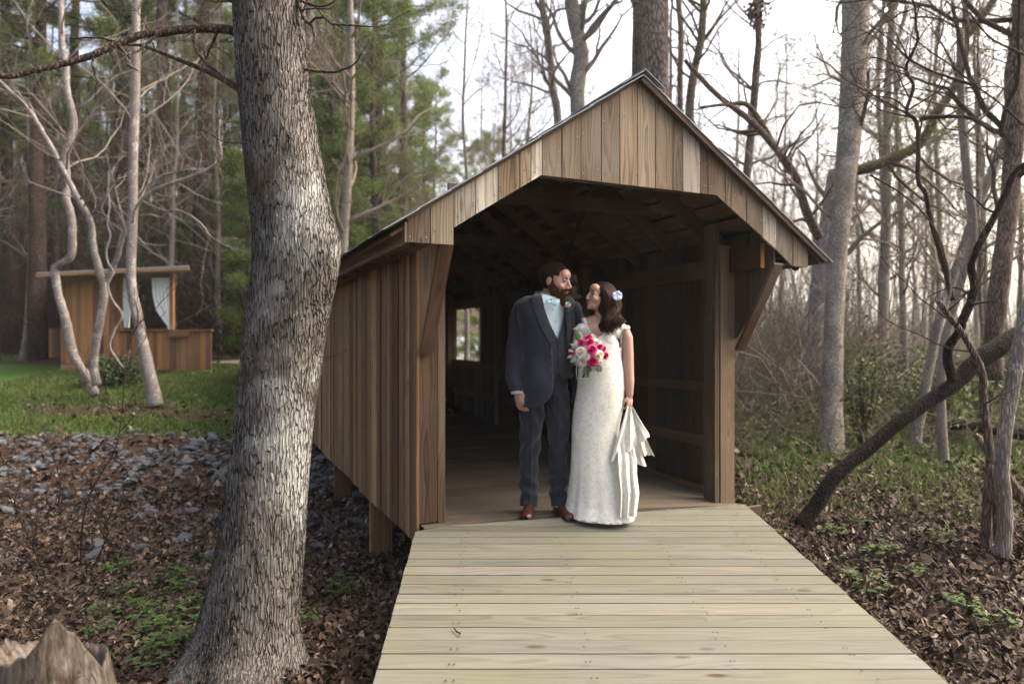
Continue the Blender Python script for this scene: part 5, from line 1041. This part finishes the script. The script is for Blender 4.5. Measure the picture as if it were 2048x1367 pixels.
# shirt: front of the torso, then collar
loft(590, 770, ([590, 770], [1060, 1060]), ([590, 770], [1139, 1139]), -.026, 'shirt', M_shirt, groom, wrinkle=.002) if 0 else None
def patch(pl, pr, off, name, mat, par, rows=30, cols=16, wr=.0, m=None, thick=0):
    """pl, pr: px outlines of left and right edge, top to bottom; laid on the torso surface"""
    tt = np.linspace(0, 1, rows); f = lambda p: np.stack([np.interp(tt, np.linspace(0, 1, len(p)), np.array(p, float)[:, k]) for k in (0, 1)], 1); a, b = f(pl), f(pr); X = np.zeros((rows, cols, 3))
    for i in range(rows):
        for j in range(cols):
            s = j/(cols-1); w = a[i]*(1-s)+b[i]*s; X[i, j] = surf(w[0], w[1], off)
    X[..., 1] += wr*np.sin(X[..., 2]*37+X[..., 0]*20); mb = MB(); mb.grid(X)
    if thick: Xb = X+V3(0, thick, 0); mb.grid(Xb); mb.grid(np.stack([X[:, 0], Xb[:, 0]], 1)); mb.grid(np.stack([X[:, -1], Xb[:, -1]], 1)); mb.grid(np.stack([X[-1], Xb[-1]], 1))
    return mb.build(name, mat, par, smooth=True)
patch([(1080, 590), (1078, 620), (1082, 660), (1095, 700)], [(1131, 601), (1137, 625), (1137, 660), (1133, 700)], -.012, 'shirt', M_shirt, groom, wr=.0015)
# standing collar with small wings
m = MB(); cn = G(1100, 592, .012)
th = np.linspace(-.35, 5.6, 40); X = np.zeros((5, 40, 3))
for i, (rr_, dz) in enumerate([(.067, -.028), (.068, -.012), (.067, .008), (.066, .022), (.063, .024)]):
    for j, t in enumerate(th):
        a = t-math.pi/2+YAW+.3; X[i, j] = cn+V3(rr_*math.cos(a)*1.02, rr_*math.sin(a), dz+.016*math.sin(a-YAW)*1.0)
m.grid(X)
for sx in (-1, 1):
    a = surf(1108+sx*3, 605, .012); w = [a+V3(0, -.012, .012), a+V3(sx*.030, .004, .012), a+V3(sx*.034, 0, -.012), a+V3(sx*.012, -.014, -.016)]; m.add(w, q=[(0, 1, 2, 3)])
m.build('collar', M_shirt, groom, smooth=True)
# bow tie
m = MB(); bc = surf(1104, 610, .030)+V3(0, -.008, 0); dx = nrm(V3(.93, .25, -.20)); dz = np.cross(dx, (0, -1, 0)); dz = dz*np.sign(dz[2])
for sx in (-1, 1):
    X = np.zeros((9, 8, 3))
    for i in range(9):
        t = i/8; hgt = .007+.017*t**.7
        for j in range(8): a = j/7*2-1; X[i, j] = bc+dx*sx*t*.050+dz*a*hgt+V3(0, -1, 0)*(.010*math.sin(t*2.9)*(1-a*a*.4))
    m.grid(X); m.grid(X+V3(0, .006, 0))
m.ell(bc+V3(0, -.006, 0), (.008, .008, .010), None, 8); m.build('bow_tie', M_bow, groom, smooth=True)
m = MB()
for y, x in ((623, 1106), (647, 1110)): m.ell(surf(x, y, -.008)+V3(0, -.004, 0), (.004, .003, .004), None, 6)
m.build('shirt_studs', M_btn, groom)
# waistcoat: two fronts meeting under the V
patch([(1074, 592), (1078, 620), (1088, 650), (1095, 690), (1099, 730), (1098, 752)], [(1083, 592), (1091, 628), (1104, 660), (1116, 683), (1118, 720), (1116, 752)], .002, 'waistcoat_front', M_vest, groom, wr=.001, thick=.006)
patch([(1128, 603), (1128, 635), (1122, 662), (1116, 683), (1117, 720), (1116, 750)], [(1142, 606), (1146, 640), (1148, 680), (1150, 715), (1151, 740), (1152, 762)], .006, 'waistcoat_front', M_vest, groom, wr=.001, thick=.006)
patch([(1098, 750), (1106, 762)], [(1117, 750), (1110, 763)], .004, 'waistcoat_point', M_vest, groom, 5, 6); patch([(1116, 748), (1124, 762)], [(1151, 752), (1151, 764)], .008, 'waistcoat_point', M_vest, groom, 5, 8)
m = MB()
for y in (700, 717, 734): m.ell(surf(1120, y, .012)+V3(0, -.006, 0), (.0055, .003, .0055), None, 6)
m.build('waistcoat_buttons', M_btn, groom)
# jacket body
Lp = ([590, 600, 622, 650, 680, 697, 740, 770, 788, 802, 812, 820], [1077, 1079, 1083, 1090, 1099, 1104, 1107, 1107, 1105, 1098, 1088, 1072]); Rp = ([590, 604, 630, 660, 690, 720, 760, 790, 806, 820], [1128, 1131, 1135, 1136, 1137, 1142, 1151, 1154, 1152, 1147])
loft(594, 819, Lp, Rp, .016, 'jacket', M_suit, groom, rows=70, wrinkle=.0055, seed=4)
m = MB(); m.ell(G(1062, 612, .005), (.078, .082, .040), None, 14); m.ell(G(1130, 616, .03), (.072, .082, .042), None, 14); m.tube([G(1072, 597, .05), G(1098, 588, .09), G(1124, 600, .06)], [.05, .045, .05], 12); co3, q3, n3 = voxel(m, .006, 6); m = MB(); m.add(co3, q=q3); m.build('jacket_shoulders', M_suit, groom, smooth=True)
patch([(1076, 583), (1067, 594), (1061, 604), (1067, 607), (1064, 615), (1074, 642), (1087, 668), (1104, 698)], [(1080, 588), (1082, 600), (1085, 610), (1087, 618), (1089, 626), (1096, 648), (1101, 672), (1106, 698)], .030, 'lapel', M_suit, groom, thick=.005)
patch([(1130, 604), (1131, 618), (1133, 640), (1134, 664), (1137, 700)], [(1136, 604), (1147, 612), (1148, 640), (1144, 668), (1138, 702)], .030, 'lapel', M_suit, groom, thick=.005)
m = MB()
for x, y in ((1101.5, 711), (1102.5, 742)): m.ell(surf(x, y, .024)+V3(0, -.006, 0), (.0085, .004, .0085), None, 8)
m.build('jacket_buttons', M_btn, groom)
patch([(1042, 737), (1042, 744)], [(1062, 731), (1062, 738)], .026, 'pocket_flap', M_vest, groom, 4, 8, thick=.004)
def sleeve(pts, rad, name, mat, par, seed, amp=.0075, n=28):
    sp = smooth_path(pts, 10); rd = np.interp(np.linspace(0, 1, len(sp)), np.linspace(0, 1, len(rad)), rad); m = MB(); m.tube(sp, rd, n, cap=False); v = m.v[0].reshape(len(sp), n, 3); r = np.random.default_rng(seed); c = sp[:, None, :]
    tt = np.linspace(0, 1, len(sp))[:, None]; th = (np.arange(n)*2*math.pi/n)[None, :]; w = 0
    for _ in range(5): w = w+np.sin(tt*r.uniform(14, 34)+th*r.integers(1, 3)+r.uniform(0, 6))
    v += (v-c)/np.linalg.norm(v-c, axis=2, keepdims=True)*(w*amp/2.5)[..., None]; m.v[0] = v.reshape(-1, 3); inn = c+(v[-1:]-c[-1:])*.85
    m.grid(np.concatenate([v[-1:], c[-1]+(v[-1:]-c[-1:])*.86, c[-1]+(v[-1:]-c[-1:])*.84+(sp[-4]-sp[-1])], 0), wrap=True); return m.build(name, mat, par, smooth=True)
sleeve([G(1057, 609, .01), G(1045, 619, .01), G(1038, 652, .01), G(1031, 705, -.01), G(1029, 750, -.045), G(1032, 789, -.075)], [.050, .073, .069, .063, .060, .052], 'sleeve', M_suit, groom, 3)
sleeve([G(1136, 612, .03), G(1146, 626, .04), G(1158, 657, .07), G(1180, 700, .12), G(1212, 735, .12), G(1232, 750, .06)], [.055, .078, .072, .064, .056, .046], 'sleeve', M_suit, groom, 5)
sleeve([G(1033, 784, -.072), G(1034, 793, -.076)], [.046, .045], 'shirt_cuff', M_shirt, groom, 3, 0.); sleeve([G(1231, 749, .06), G(1236, 752, .045)], [.040, .039], 'shirt_cuff', M_shirt, groom, 3, 0.)
# trousers
m = MB(); m.ell(G(1091, 775, .0), (.165, .112, .12), None, 16)
m.tube([G(1067, 790, .0), G(1064, 830, .0), G(1061, 880, -.005), G(1058, 930, -.005), G(1057, 975, .0), G(1058, 1005, -.01), G(1057, 1025, -.02)], [.092, .090, .079, .068, .068, .064, .066], 24); m.tube([G(1112, 790, .0), G(1116, 830, .0), G(1118, 880, .0), G(1117, 930, .0), G(1116, 975, .01), G(1117, 1005, .0), G(1119, 1023, -.01)], [.092, .090, .078, .068, .067, .062, .064], 24)
co3, q3, n3 = voxel(m, .006, 2); px, py = topx(co3); zz3 = co3[:, 2]; w = np.zeros(len(co3)); lft = px < 1090
cxl = np.where(lft, np.interp(py, [830, 1014], [1062, 1058]), np.interp(py, [830, 1016], [1116, 1118]))
front = n3[:, 1] < 0; w += .008*np.exp(-((px-cxl-2)/2.2)**2)*front*(py > 800)       # pressed crease
w += .010*np.sin((zz3*60+co3[:, 0]*45*np.where(lft, 1, -1)))*np.exp(-((py-985)/26)**2)+.008*np.sin(zz3*42-co3[:, 0]*60)*np.exp(-((py-900)/34)**2)+.007*np.sin(zz3*30+co3[:, 0]*80)*np.exp(-((py-840)/26)**2)
m = MB(); m.add(co3+n3*w[:, None], q=q3); m.build('trousers', M_trou, groom, smooth=True)
def shoe(heel, toe, name):
    heel, toe = np.asarray(heel, float), np.asarray(toe, float); d = nrm(toe-heel); L = np.linalg.norm(toe-heel); s = nrm(np.cross(d, (0, 0, 1))); z0 = min(heel[2], toe[2]); m = MB(); t = np.linspace(0, 1, 22)
    wd = np.interp(t, [0, .05, .2, .45, .7, .88, .97, 1], [.012, .030, .034, .036, .046, .042, .030, .012]); hg = np.interp(t, [0, .05, .2, .35, .5, .7, .9, 1], [.045, .085, .105, .105, .078, .050, .038, .020]); X = np.zeros((22, 20, 3)); S = np.zeros((22, 20, 3))
    for i in range(22):
        c = heel+d*L*t[i]
        for j in range(20):
            a = j/19*math.pi; X[i, j] = V3(c[0], c[1], z0)+s*wd[i]*math.cos(a)*(1 if math.sin(a) < .7 else .98)+V3(0, 0, .012+hg[i]*math.sin(a)**.7)
            b = j/20*2*math.pi; S[i, j] = V3(c[0], c[1], z0)+s*(wd[i]+.004)*np.sign(math.cos(b))*abs(math.cos(b))**.5+V3(0, 0, .008+.008*np.sign(math.sin(b))*abs(math.sin(b))**.5)
    m.grid(X); m.grid(S, wrap=True, m=1)
    for k in range(4): c = heel+d*L*(.42+.055*k); hz = np.interp(.42+.055*k, t, hg); m.tube([V3(c[0], c[1], z0+.012+hz*.93)+s*.016, V3(c[0], c[1], z0+.016+hz), V3(c[0], c[1], z0+.012+hz*.93)-s*.016], .0022, 5)
    for p, nm in ((0, 0),): m.ell(V3(heel[0], heel[1], z0+.05)+d*.03, (.03, .03, .04), None, 8)
    return m.build(name, [M_shoe, M_sole], groom, smooth=True)
gzz = lambda x, y: float(deckz(*uv_of(x, y)))+.006
def foot(px, dy): p = G(px, 1036, dy); p[2] = gzz(p[0], p[1]); return p
shoe(foot(1061, .06), foot(1051, -.215), 'shoe'); shoe(foot(1113, .07), foot(1140, -.175), 'shoe')
# boutonniere
def petals(m, c, nr_, R, layers, seed, mi=0, openn=1., r0=0.):
    r = np.random.default_rng(seed); F_ = frame(nr_)
    for L in range(layers):
        f = (L+1)/layers; npt = 3+L*2; rad = R*(.22+.78*f)
        for k in range(npt):
            a = k*2*math.pi/npt+L*.9+r.uniform(-.2, .2); n = 5; X = np.zeros((n, n, 3)); wid = 1.0/(.55+.45*L)*.9+.35
            for i in range(n):
                t = i/(n-1)
                for j in range(n):
                    s = (j/(n-1)*2-1); el = (1.15-1.05*f*openn)*(.25+.9*t); rr = rad*(.35+.65*math.sin(t*1.45)); aa = a+s*wid*(.45+.4*math.sin(t*2.4)); hgt = R*(.62-.75*f*openn)*t*1.1+R*.25*math.sin(t*2.2)*(1-.45*f)-.10*R*s*s*t
                    X[i, j] = c+F_@V3(rr*math.cos(aa), rr*math.sin(aa), hgt)
            m.grid(X, r=min(1, r0+(1-f)*.75+r.uniform(0, .2)), m=mi)
def leafblade(m, p, d, up, L, w, m_=0, wav=.1, r=.5):
    d = nrm(d); s = nrm(np.cross(d, up)); u = np.cross(s, d); n = 8; X = np.zeros((n, 5, 3))
    for i in range(n):
        t = i/(n-1); ww = w*math.sin(math.pi*min(.97, t*.9+.08))**.8
        for j in range(5): a = j/2-1; X[i, j] = p+d*L*t+s*ww*a*(1+wav*math.sin(t*18+j))+u*(L*.18*t*(1-t)*4*.3-abs(a)*ww*.25)
    m.grid(X, m=m_, r=r)
M_rosep = leafmat('hot pink petals', [(0, (.62, .06, .24)), (.5, (.50, .008, .11)), (1, (.26, .0, .045))], .55, .3, .15); M_rosew = leafmat('white petals', [(0, (.74, .72, .64)), (.6, (.66, .60, .44)), (1, (.55, .40, .25))], .55, .3, .15)
M_silv = leafmat('silver dusty leaves', [(0, (.34, .38, .36)), (1, (.22, .26, .22))], .9, .1, .1); M_grn = leafmat('grey green leaves', [(0, (.05, .08, .04)), (1, (.13, .17, .10))], .7, .3, .1)
bt_ = MB(); c = surf(1136, 613, .042)+V3(0, -.012, 0); petals(bt_, c, V3(0, -1, .2), .020, 4, 3, 0, .9, -.1)
leafblade(bt_, c, V3(.7, -.2, .7), V3(0, -1, 0), .035, .009, 1); leafblade(bt_, c, V3(.5, -.2, -.6), V3(0, -1, 0), .034, .009, 1); leafblade(bt_, c+V3(-.01, 0, -.01), V3(-.6, -.2, -.2), V3(0, -1, 0), .022, .008, 2)
bt_.tube([c, c+V3(.004, -.004, -.05), c+V3(.006, -.002, -.072)], [.005, .006, .004], 8, m=1); bt_.build('boutonniere', [M_rosew, M_grn, M_rosep], groom, smooth=True)
# ================= bride
BD = 4.65; pb = BD/F
def Q(px, py, dy=0.): return P(px, py, BD)+V3(0, dy, 0)
bride = empty('person', Q(1200, 1044), 'woman in a white lace wedding dress with wavy brown hair holding up her train', 'person')
Rb = facing(math.radians(-66), math.radians(10), math.radians(4)); Bc = Q(1201, 594, .0); SB = .93
bm = MB(); Tb = head(bm, Bc, Rb, SB, True)
bm.tube([Q(1204, 655, .03), Q(1203, 635, .02), Q(1204, 612, .015)], [.056, .047, .048], 16)
bm.ell(Q(1203, 665, .02), (.150, .088, .085), None, 16); bm.ell(Q(1201, 700, .01), (.128, .088, .12), None, 16); bm.ell(Q(1201, 745, .02), (.145, .10, .12), None, 14); bm.ell(Q(1202, 800, .03), (.158, .11, .15), None, 14)
bm.tube([Q(1168, 650, .03), Q(1204, 640, .04), Q(1244, 653, .03)], [.042, .052, .042], 14)
bm.ell(Q(1185, 687, -.030), (.058, .044, .066), None, 12); bm.ell(Q(1212, 687, -.028), (.060, .044, .066), None, 12); bm.ell(Q(1240, 661, .02), (.050, .05, .040), None, 12); bm.ell(Q(1166, 661, .025), (.045, .05, .038), None, 12)
bm.tube([Q(1246, 660, .02), Q(1254, 680, .01), Q(1256, 715, .0), Q(1256, 742, -.005), Q(1258, 772, -.015), Q(1258, 800, -.02)], [.046, .044, .040, .040, .035, .026], 16)
bm.tube([Q(1160, 662, .03), Q(1156, 690, .01), Q(1152, 728, -.02)], [.042, .038, .034], 14); bm.tube([Q(1152, 728, -.02), Q(1160, 733, -.09), Q(1169, 734, -.15)], [.034, .030, .025], 14)
for a in ([Q(1185, 830, .03), Q(1184, 920, .03), Q(1184, 1020, .05)], [Q(1214, 830, .03), Q(1212, 920, .03), Q(1212, 1020, .05)]): bm.tube(a, [.08, .055, .035], 12); bm.ell(a[-1]+V3(0, -.05, -.04), (.035, .09, .03), None, 8)
hand(bm, Q(1258, 801, -.02), V3(-.02, -.15, -1), V3(-.75, -.6, 0), V3(.6, -.8, 0), .80, .75); hand(bm, Q(1168, 733, -.15), V3(.25, -.8, .25), V3(-.1, .2, 1), V3(-1, 0, 0), .86, .9)
co, q, no = voxel(bm, .0038, 3); Lb = lips(co, Bc, Rb, SB, [((0, .099, -.059), (.017, .015, .0055)), ((0, .097, -.069), (.014, .014, .006))]); m = MB(); m.add(co, q=q, r=Lb); m.build('body', M_skinf, bride, smooth=True)
eyes(bride, Tb, Rb, SB, (-.05, .95, .1), True)
# bodice taken from the body surface, with the V neck, cap sleeves and armholes
px, py = topx(co); fr = co[:, 1] < BD+.03
Vp = [(1173, 600), (1172, 640), (1177, 655), (1184, 668), (1190, 676), (1194, 683), (1200, 675), (1210, 667), (1222, 657), (1236, 643), (1236, 600)]
arm = ((px > 1246+np.clip((py-672)*.0, 0, 9)) & (py > 663-(px-1246)*.15)) | ((px < 1157) & (py > 664)) | ((co[:, 1] < BD-.12))
keep = (py > 639) & (py < 730) & ~(in_poly(px, py, Vp) & fr) & ~arm & ~((py < 646) & (px > 1176) & (px < 1232))
r = np.random.default_rng(3); submesh(co, q, keep, 'bodice', M_lace, bride, off=.0075, no=no)
# skirt
sk = [(700, 1200, 44, .098, .01), (719, 1200, 43, .10, .01), (750, 1203, 46, .118, .015), (785, 1203, 48, .130, .02), (821, 1199, 50, .13, .02), (865, 1192, 48, .125, .02), (924, 1189, 46, .125, .02), (965, 1192, 50, .13, .02), (995, 1196, 57, .14, .03), (1024, 1199, 64, .145, .03), (1045, 1201, 67, .15, .03)]
SY = np.array([s[0] for s in sk], float); rows, cols = 110, 220; X = np.zeros((rows, cols, 3)); th = np.arange(cols)*2*math.pi/cols
for i, y in enumerate(np.linspace(700, 1045, rows)):
    cx, hw, b, dy = [np.interp(y, SY, np.array([s[k] for s in sk], float)) for k in (1, 2, 3, 4)]; low = np.clip((y-880)/165, 0, 1)
    fold = 1+low*(.026*np.sin(th*7+y*.004)+.012*np.sin(th*15+1.3+y*.01))+.006*np.sin(th*5+y*.03)
    X[i, :, 0] = (cx-CX)*pb+hw*pb*np.cos(th)*fold; X[i, :, 1] = BD+dy+b*np.sin(th)*fold; X[i, :, 2] = EYE-(y-HY)*pb
    if y > 1040: X[i, :, 2] += .002
gb = np.array([gzz(p[0], p[1]) for p in X[-1]])-.003; X[..., 2] -= (X[-1, :, 2]-gb)[None, :]*(np.clip((np.linspace(700, 1045, rows)-940)/105, 0, 1)**2)[:, None]
m = MB(); m.grid(X, wrap=True); m.build('skirt', M_lace, bride, smooth=True)
# lace hem: a scalloped frill standing just outside the skirt edge
m = MB(); Hh = np.zeros((7, cols*2, 3)); t2 = np.arange(cols*2)*math.pi/cols
for i, y in enumerate(np.linspace(1018, 1046, 7)):
    f = i/6; fold = 1+(.026*np.sin(t2*7+4.1)+.012*np.sin(t2*15+1.3+10.4))+.012+.03*f; Hh[i, :, 0] = (1199.5-CX)*pb+(63+4*f)*pb*np.cos(t2)*fold; Hh[i, :, 1] = BD+.03+(.146+.010*f)*np.sin(t2)*fold; Hh[i, :, 2] = EYE-(y-HY)*pb+(f**3)*.016*np.abs(np.sin(t2*13+.8*np.sin(t2*5)))*(.5+.5*np.sin(t2*3.3)**2)
gb = np.array([gzz(p[0], p[1]) for p in Hh[-1]])+.001; Hh[..., 2] -= (EYE-(1046-HY)*pb)-gb[None, :]; m.grid(Hh, wrap=True); m.build('lace_hem', M_lace, bride, smooth=True)
# train gathered in her hand
mt = MB()
sheet([Q(1252, 822, -.05), Q(1243, 850, -.07), Q(1233, 880, -.09), Q(1222, 915, -.10), Q(1216, 938, -.10)], [Q(1264, 824, -.04), Q(1276, 847, -.03), Q(1286, 864, -.02), Q(1297, 880, -.01), Q(1299, 886, -.01)], 34, 80, 2.3, .026, mt, edge=.007)
sheet([Q(1236, 872, -.05), Q(1230, 900, -.08), Q(1231, 930, -.12), Q(1233, 965, -.12), Q(1236, 1000, -.12), Q(1234, 1047, -.13)], [Q(1258, 875, -.02), Q(1266, 905, -.03), Q(1273, 935, -.03), Q(1273, 966, -.04), Q(1277, 1005, -.06), Q(1270, 1051, -.08)], 44, 80, 2.4, .022, mt, edge=.006, ph=1)
mt.build('train', M_lace, bride, smooth=True)
ms = MB(); sheet([Q(1262, 850, .0), Q(1264, 880, .0), Q(1262, 905, .0), Q(1262, 925, .0)], [Q(1283, 858, .02), Q(1292, 886, .03), Q(1301, 908, .04), Q(1312, 931, .05)], 24, 50, 1.9, .018, ms, edge=.004)
sheet([Q(1254, 905, .01), Q(1262, 925, .02), Q(1270, 946, .02)], [Q(1285, 920, .05), Q(1292, 938, .06), Q(1298, 955, .06)], 14, 30, 1.3, .012, ms, ph=1); ms.build('train_lining', M_satin, bride, smooth=True)
# hair
m = MB(); r = np.random.default_rng(12)
shell(Bc, Rb, SB, (0, -.022, .034), (.078, .104, .094), lambda X: (X[..., 1] < .050)&(X[..., 2] > -.03)|(X[..., 2] > .088)|(X[..., 1] < -.01)&(X[..., 2] > -.09), 'scalp_hair', M_hairf, bride, fuzz=0)
def lock(cp, rad, ph, amp, rr):
    sp = smooth_path(cp, 8); t = np.linspace(0, 1, len(sp)); sp = sp+np.stack([np.sin(t*19+ph), .7*np.cos(t*19+ph), .3*np.sin(t*11+ph)], 1)*(amp*np.clip((t-.38)*2.2, 0, 1))[:, None]
    m.tube(sp, rad*np.interp(t, [0, .15, .7, 1], [.5, 1, 1, .15]), 6, r=rr)
for k in range(420):
    s = r.random(); j = r.uniform(-1, 1, (5, 2))*2; conv = math.sqrt(max(0, 1-(2*s-1)**2)); bk = k % 4 == 0; dyf = (.07 if bk else -.088)
    x1 = 1194+s*38; xe = 1203+s*38+r.uniform(-6, 8); ye = 676-s*22+r.uniform(-18, 4)
    cp = [Q(1197+s*16, 567.5-conv*3.2, -.005-.02*(1-s)), Q(1194.5+s*34+j[0, 0]*.4, 576+s*5, dyf*.72*(conv*.85+.12)), Q(1198+s*40+j[1, 0]*.5, 596+s*4, dyf*1.08*(conv*.8+.2)), Q(1200+s*39+j[2, 0], 622, dyf*1.0*(conv*.75+.2)), Q(1201+s*41+j[3, 0]*1.4, 645, dyf*1.25*(conv*.6+.35)), Q(xe, ye, dyf*1.45*(conv*.5+.42))]
    lock(cp, r.uniform(.0032, .0072), (s*5+(2.5 if bk else 0)+r.uniform(-.35, .35)), .021, r.random())
m.build('hair', M_hairf, bride, smooth=True)
fl = MB(); fc = Q(1230, 593, -.098)
for k in range(5):
    a = k*2*math.pi/5+.3; d = V3(math.cos(a), -.10, math.sin(a)); s_ = nrm(np.cross(d, (0, 1, 0))); X = np.zeros((6, 6, 3))
    for i in range(6):
        for j in range(6): t = i/5; b = j/5*2-1; X[i, j] = fc+d*.034*t+s_*b*.021*math.sin(min(1, t*1.15+.05)*2.35)+V3(0, -.012*math.sin(t*2.2)*(1-b*b*.6)-.002*k, 0)
    fl.grid(X, r=.2)
fl.ell(fc+V3(0, -.014, 0), (.006, .004, .006), None, 6, r=.9); fl.build('hair_flower', leafmat('pale blue white flower', [(0, (.50, .58, .80)), (.5, (.58, .64, .82)), (1, (.7, .6, .7))], .6, .3), bride, smooth=True)
# ================= bouquet
bq = empty('bouquet', Q(1170, 735, -.2), 'bouquet of hot pink and white roses with silvery leaves held in front of the bride', 'bouquet')
ctr = Q(1172, 714, -.20)
for k, (x, y, rr, pink) in enumerate([(1171.5, 680, 8.6, 1), (1173, 689, 9, 1), (1157, 691, 9, 1), (1175.5, 704, 10.5, 1), (1140, 708, 8, 1), (1177, 727, 11.5, 1), (1192.5, 698, 7.5, 1), (1200, 702, 6.5, 1), (1204.5, 716, 8, 1), (1155.5, 708, 10.5, 0), (1158, 729, 10, 0), (1190, 714, 9.5, 0), (1188, 689, 8.5, 0), (1165, 718, 7, 0), (1191, 730, 8, 0), (1146, 698, 6, 0)]):
    o = V3((x-1172)*pb, 0, -(y-712)*pb); rr_ = np.linalg.norm(o); p = Q(x, y, -.255+rr_*rr_*7); m = MB(); petals(m, p+V3(0, .008, 0), nrm(V3(o[0]*6, -1, o[2]*6+.15)), rr*pb*1.0, 5, k, 0, .85 if k != 9 else .7, 0 if pink else -.15); m.ell(p+V3(0, .012, 0), (rr*pb*.62,)*3, None, 8, r=.8 if pink else .35)
    ob = m.build('rose', M_rosep if pink else M_rosew, bq, smooth=True)
for k, (x, y, dx, dz_, L, w, mt_) in enumerate([(1147, 700, -.15, 1, .055, .017, 0), (1144, 697, -.9, .5, .035, .010, 0), (1142, 708, -1, .3, .04, .010, 0), (1140, 716, -1, -.4, .04, .011, 0), (1148, 716, -.5, -.9, .05, .017, 0), (1146, 722, -.9, -.6, .045, .014, 0), (1150, 724, -.05, -1, .05, .014, 0), (1163, 735, .1, -1, .06, .024, 1), (1172, 737, -.3, -1, .05, .024, 1), (1186, 734, .25, -1, .055, .020, 2), (1192, 735, .1, -1, .05, .016, 2), (1152, 686, -.3, 1, .07, .022, 1), (1170, 676, .75, .7, .03, .005, 1), (1182, 734, -.1, -1, .05, .012, 0), (1160, 736, -.3, -1, .045, .011, 0)]):
    m = MB(); leafblade(m, Q(x, y, -.20), V3(dx, -.12, dz_), V3(0, -1, 0), L, w, r=r.random(), wav=.18 if mt_ != 1 else .03); m.build('leaf', [M_silv, M_grn, plain('blue green leaf', (.10, .13, .11), .8)][mt_], bq, smooth=True)
m = MB()
for k in range(10): a = r.uniform(-1, 1, 2); m.tube([Q(1170+a[0]*6, 728, -.2+a[1]*.02), Q(1169+a[0]*2, 740, -.19), Q(1166+a[0]*7, 760, -.18+a[1]*.02)], .0028, 5)
m.build('stems', M_grn, bq, smooth=True); m = MB(); m.tube([Q(1147.5, 738, -.20), Q(1147, 750, -.2), Q(1148, 764, -.195)], [.003, .003, .002], 5); m.tube([Q(1153, 740, -.2), Q(1154, 755, -.2), Q(1155, 768, -.195)], [.003, .003, .002], 5); m.build('ribbon', M_silv, bq)

# set the couple down on the boards at their true distance
def resettle(roots, old, new, sx, sz):
    old = np.asarray(old, float); new = np.asarray(new, float)
    for o in roots:
        l = np.array(o.location); o.location = new+(l-old)*(sx, sx, sz); o.scale = (sx, sx, sz)
def settle(px, d_old, d_new, sx, sz, roots, fdy):
    a = P(px, 1038, d_old); b = P(px, 1038, d_new); a[2] = gzz(a[0], a[1]+fdy); b[2] = gzz(b[0], b[1]+fdy); resettle(roots, a, b, sx, sz)
settle(1090, GD, 5.0, 1.035, 1.010, [groom], -.08); settle(1200, BD, 4.9, 1.05, .999, [bride, bq], -.10)
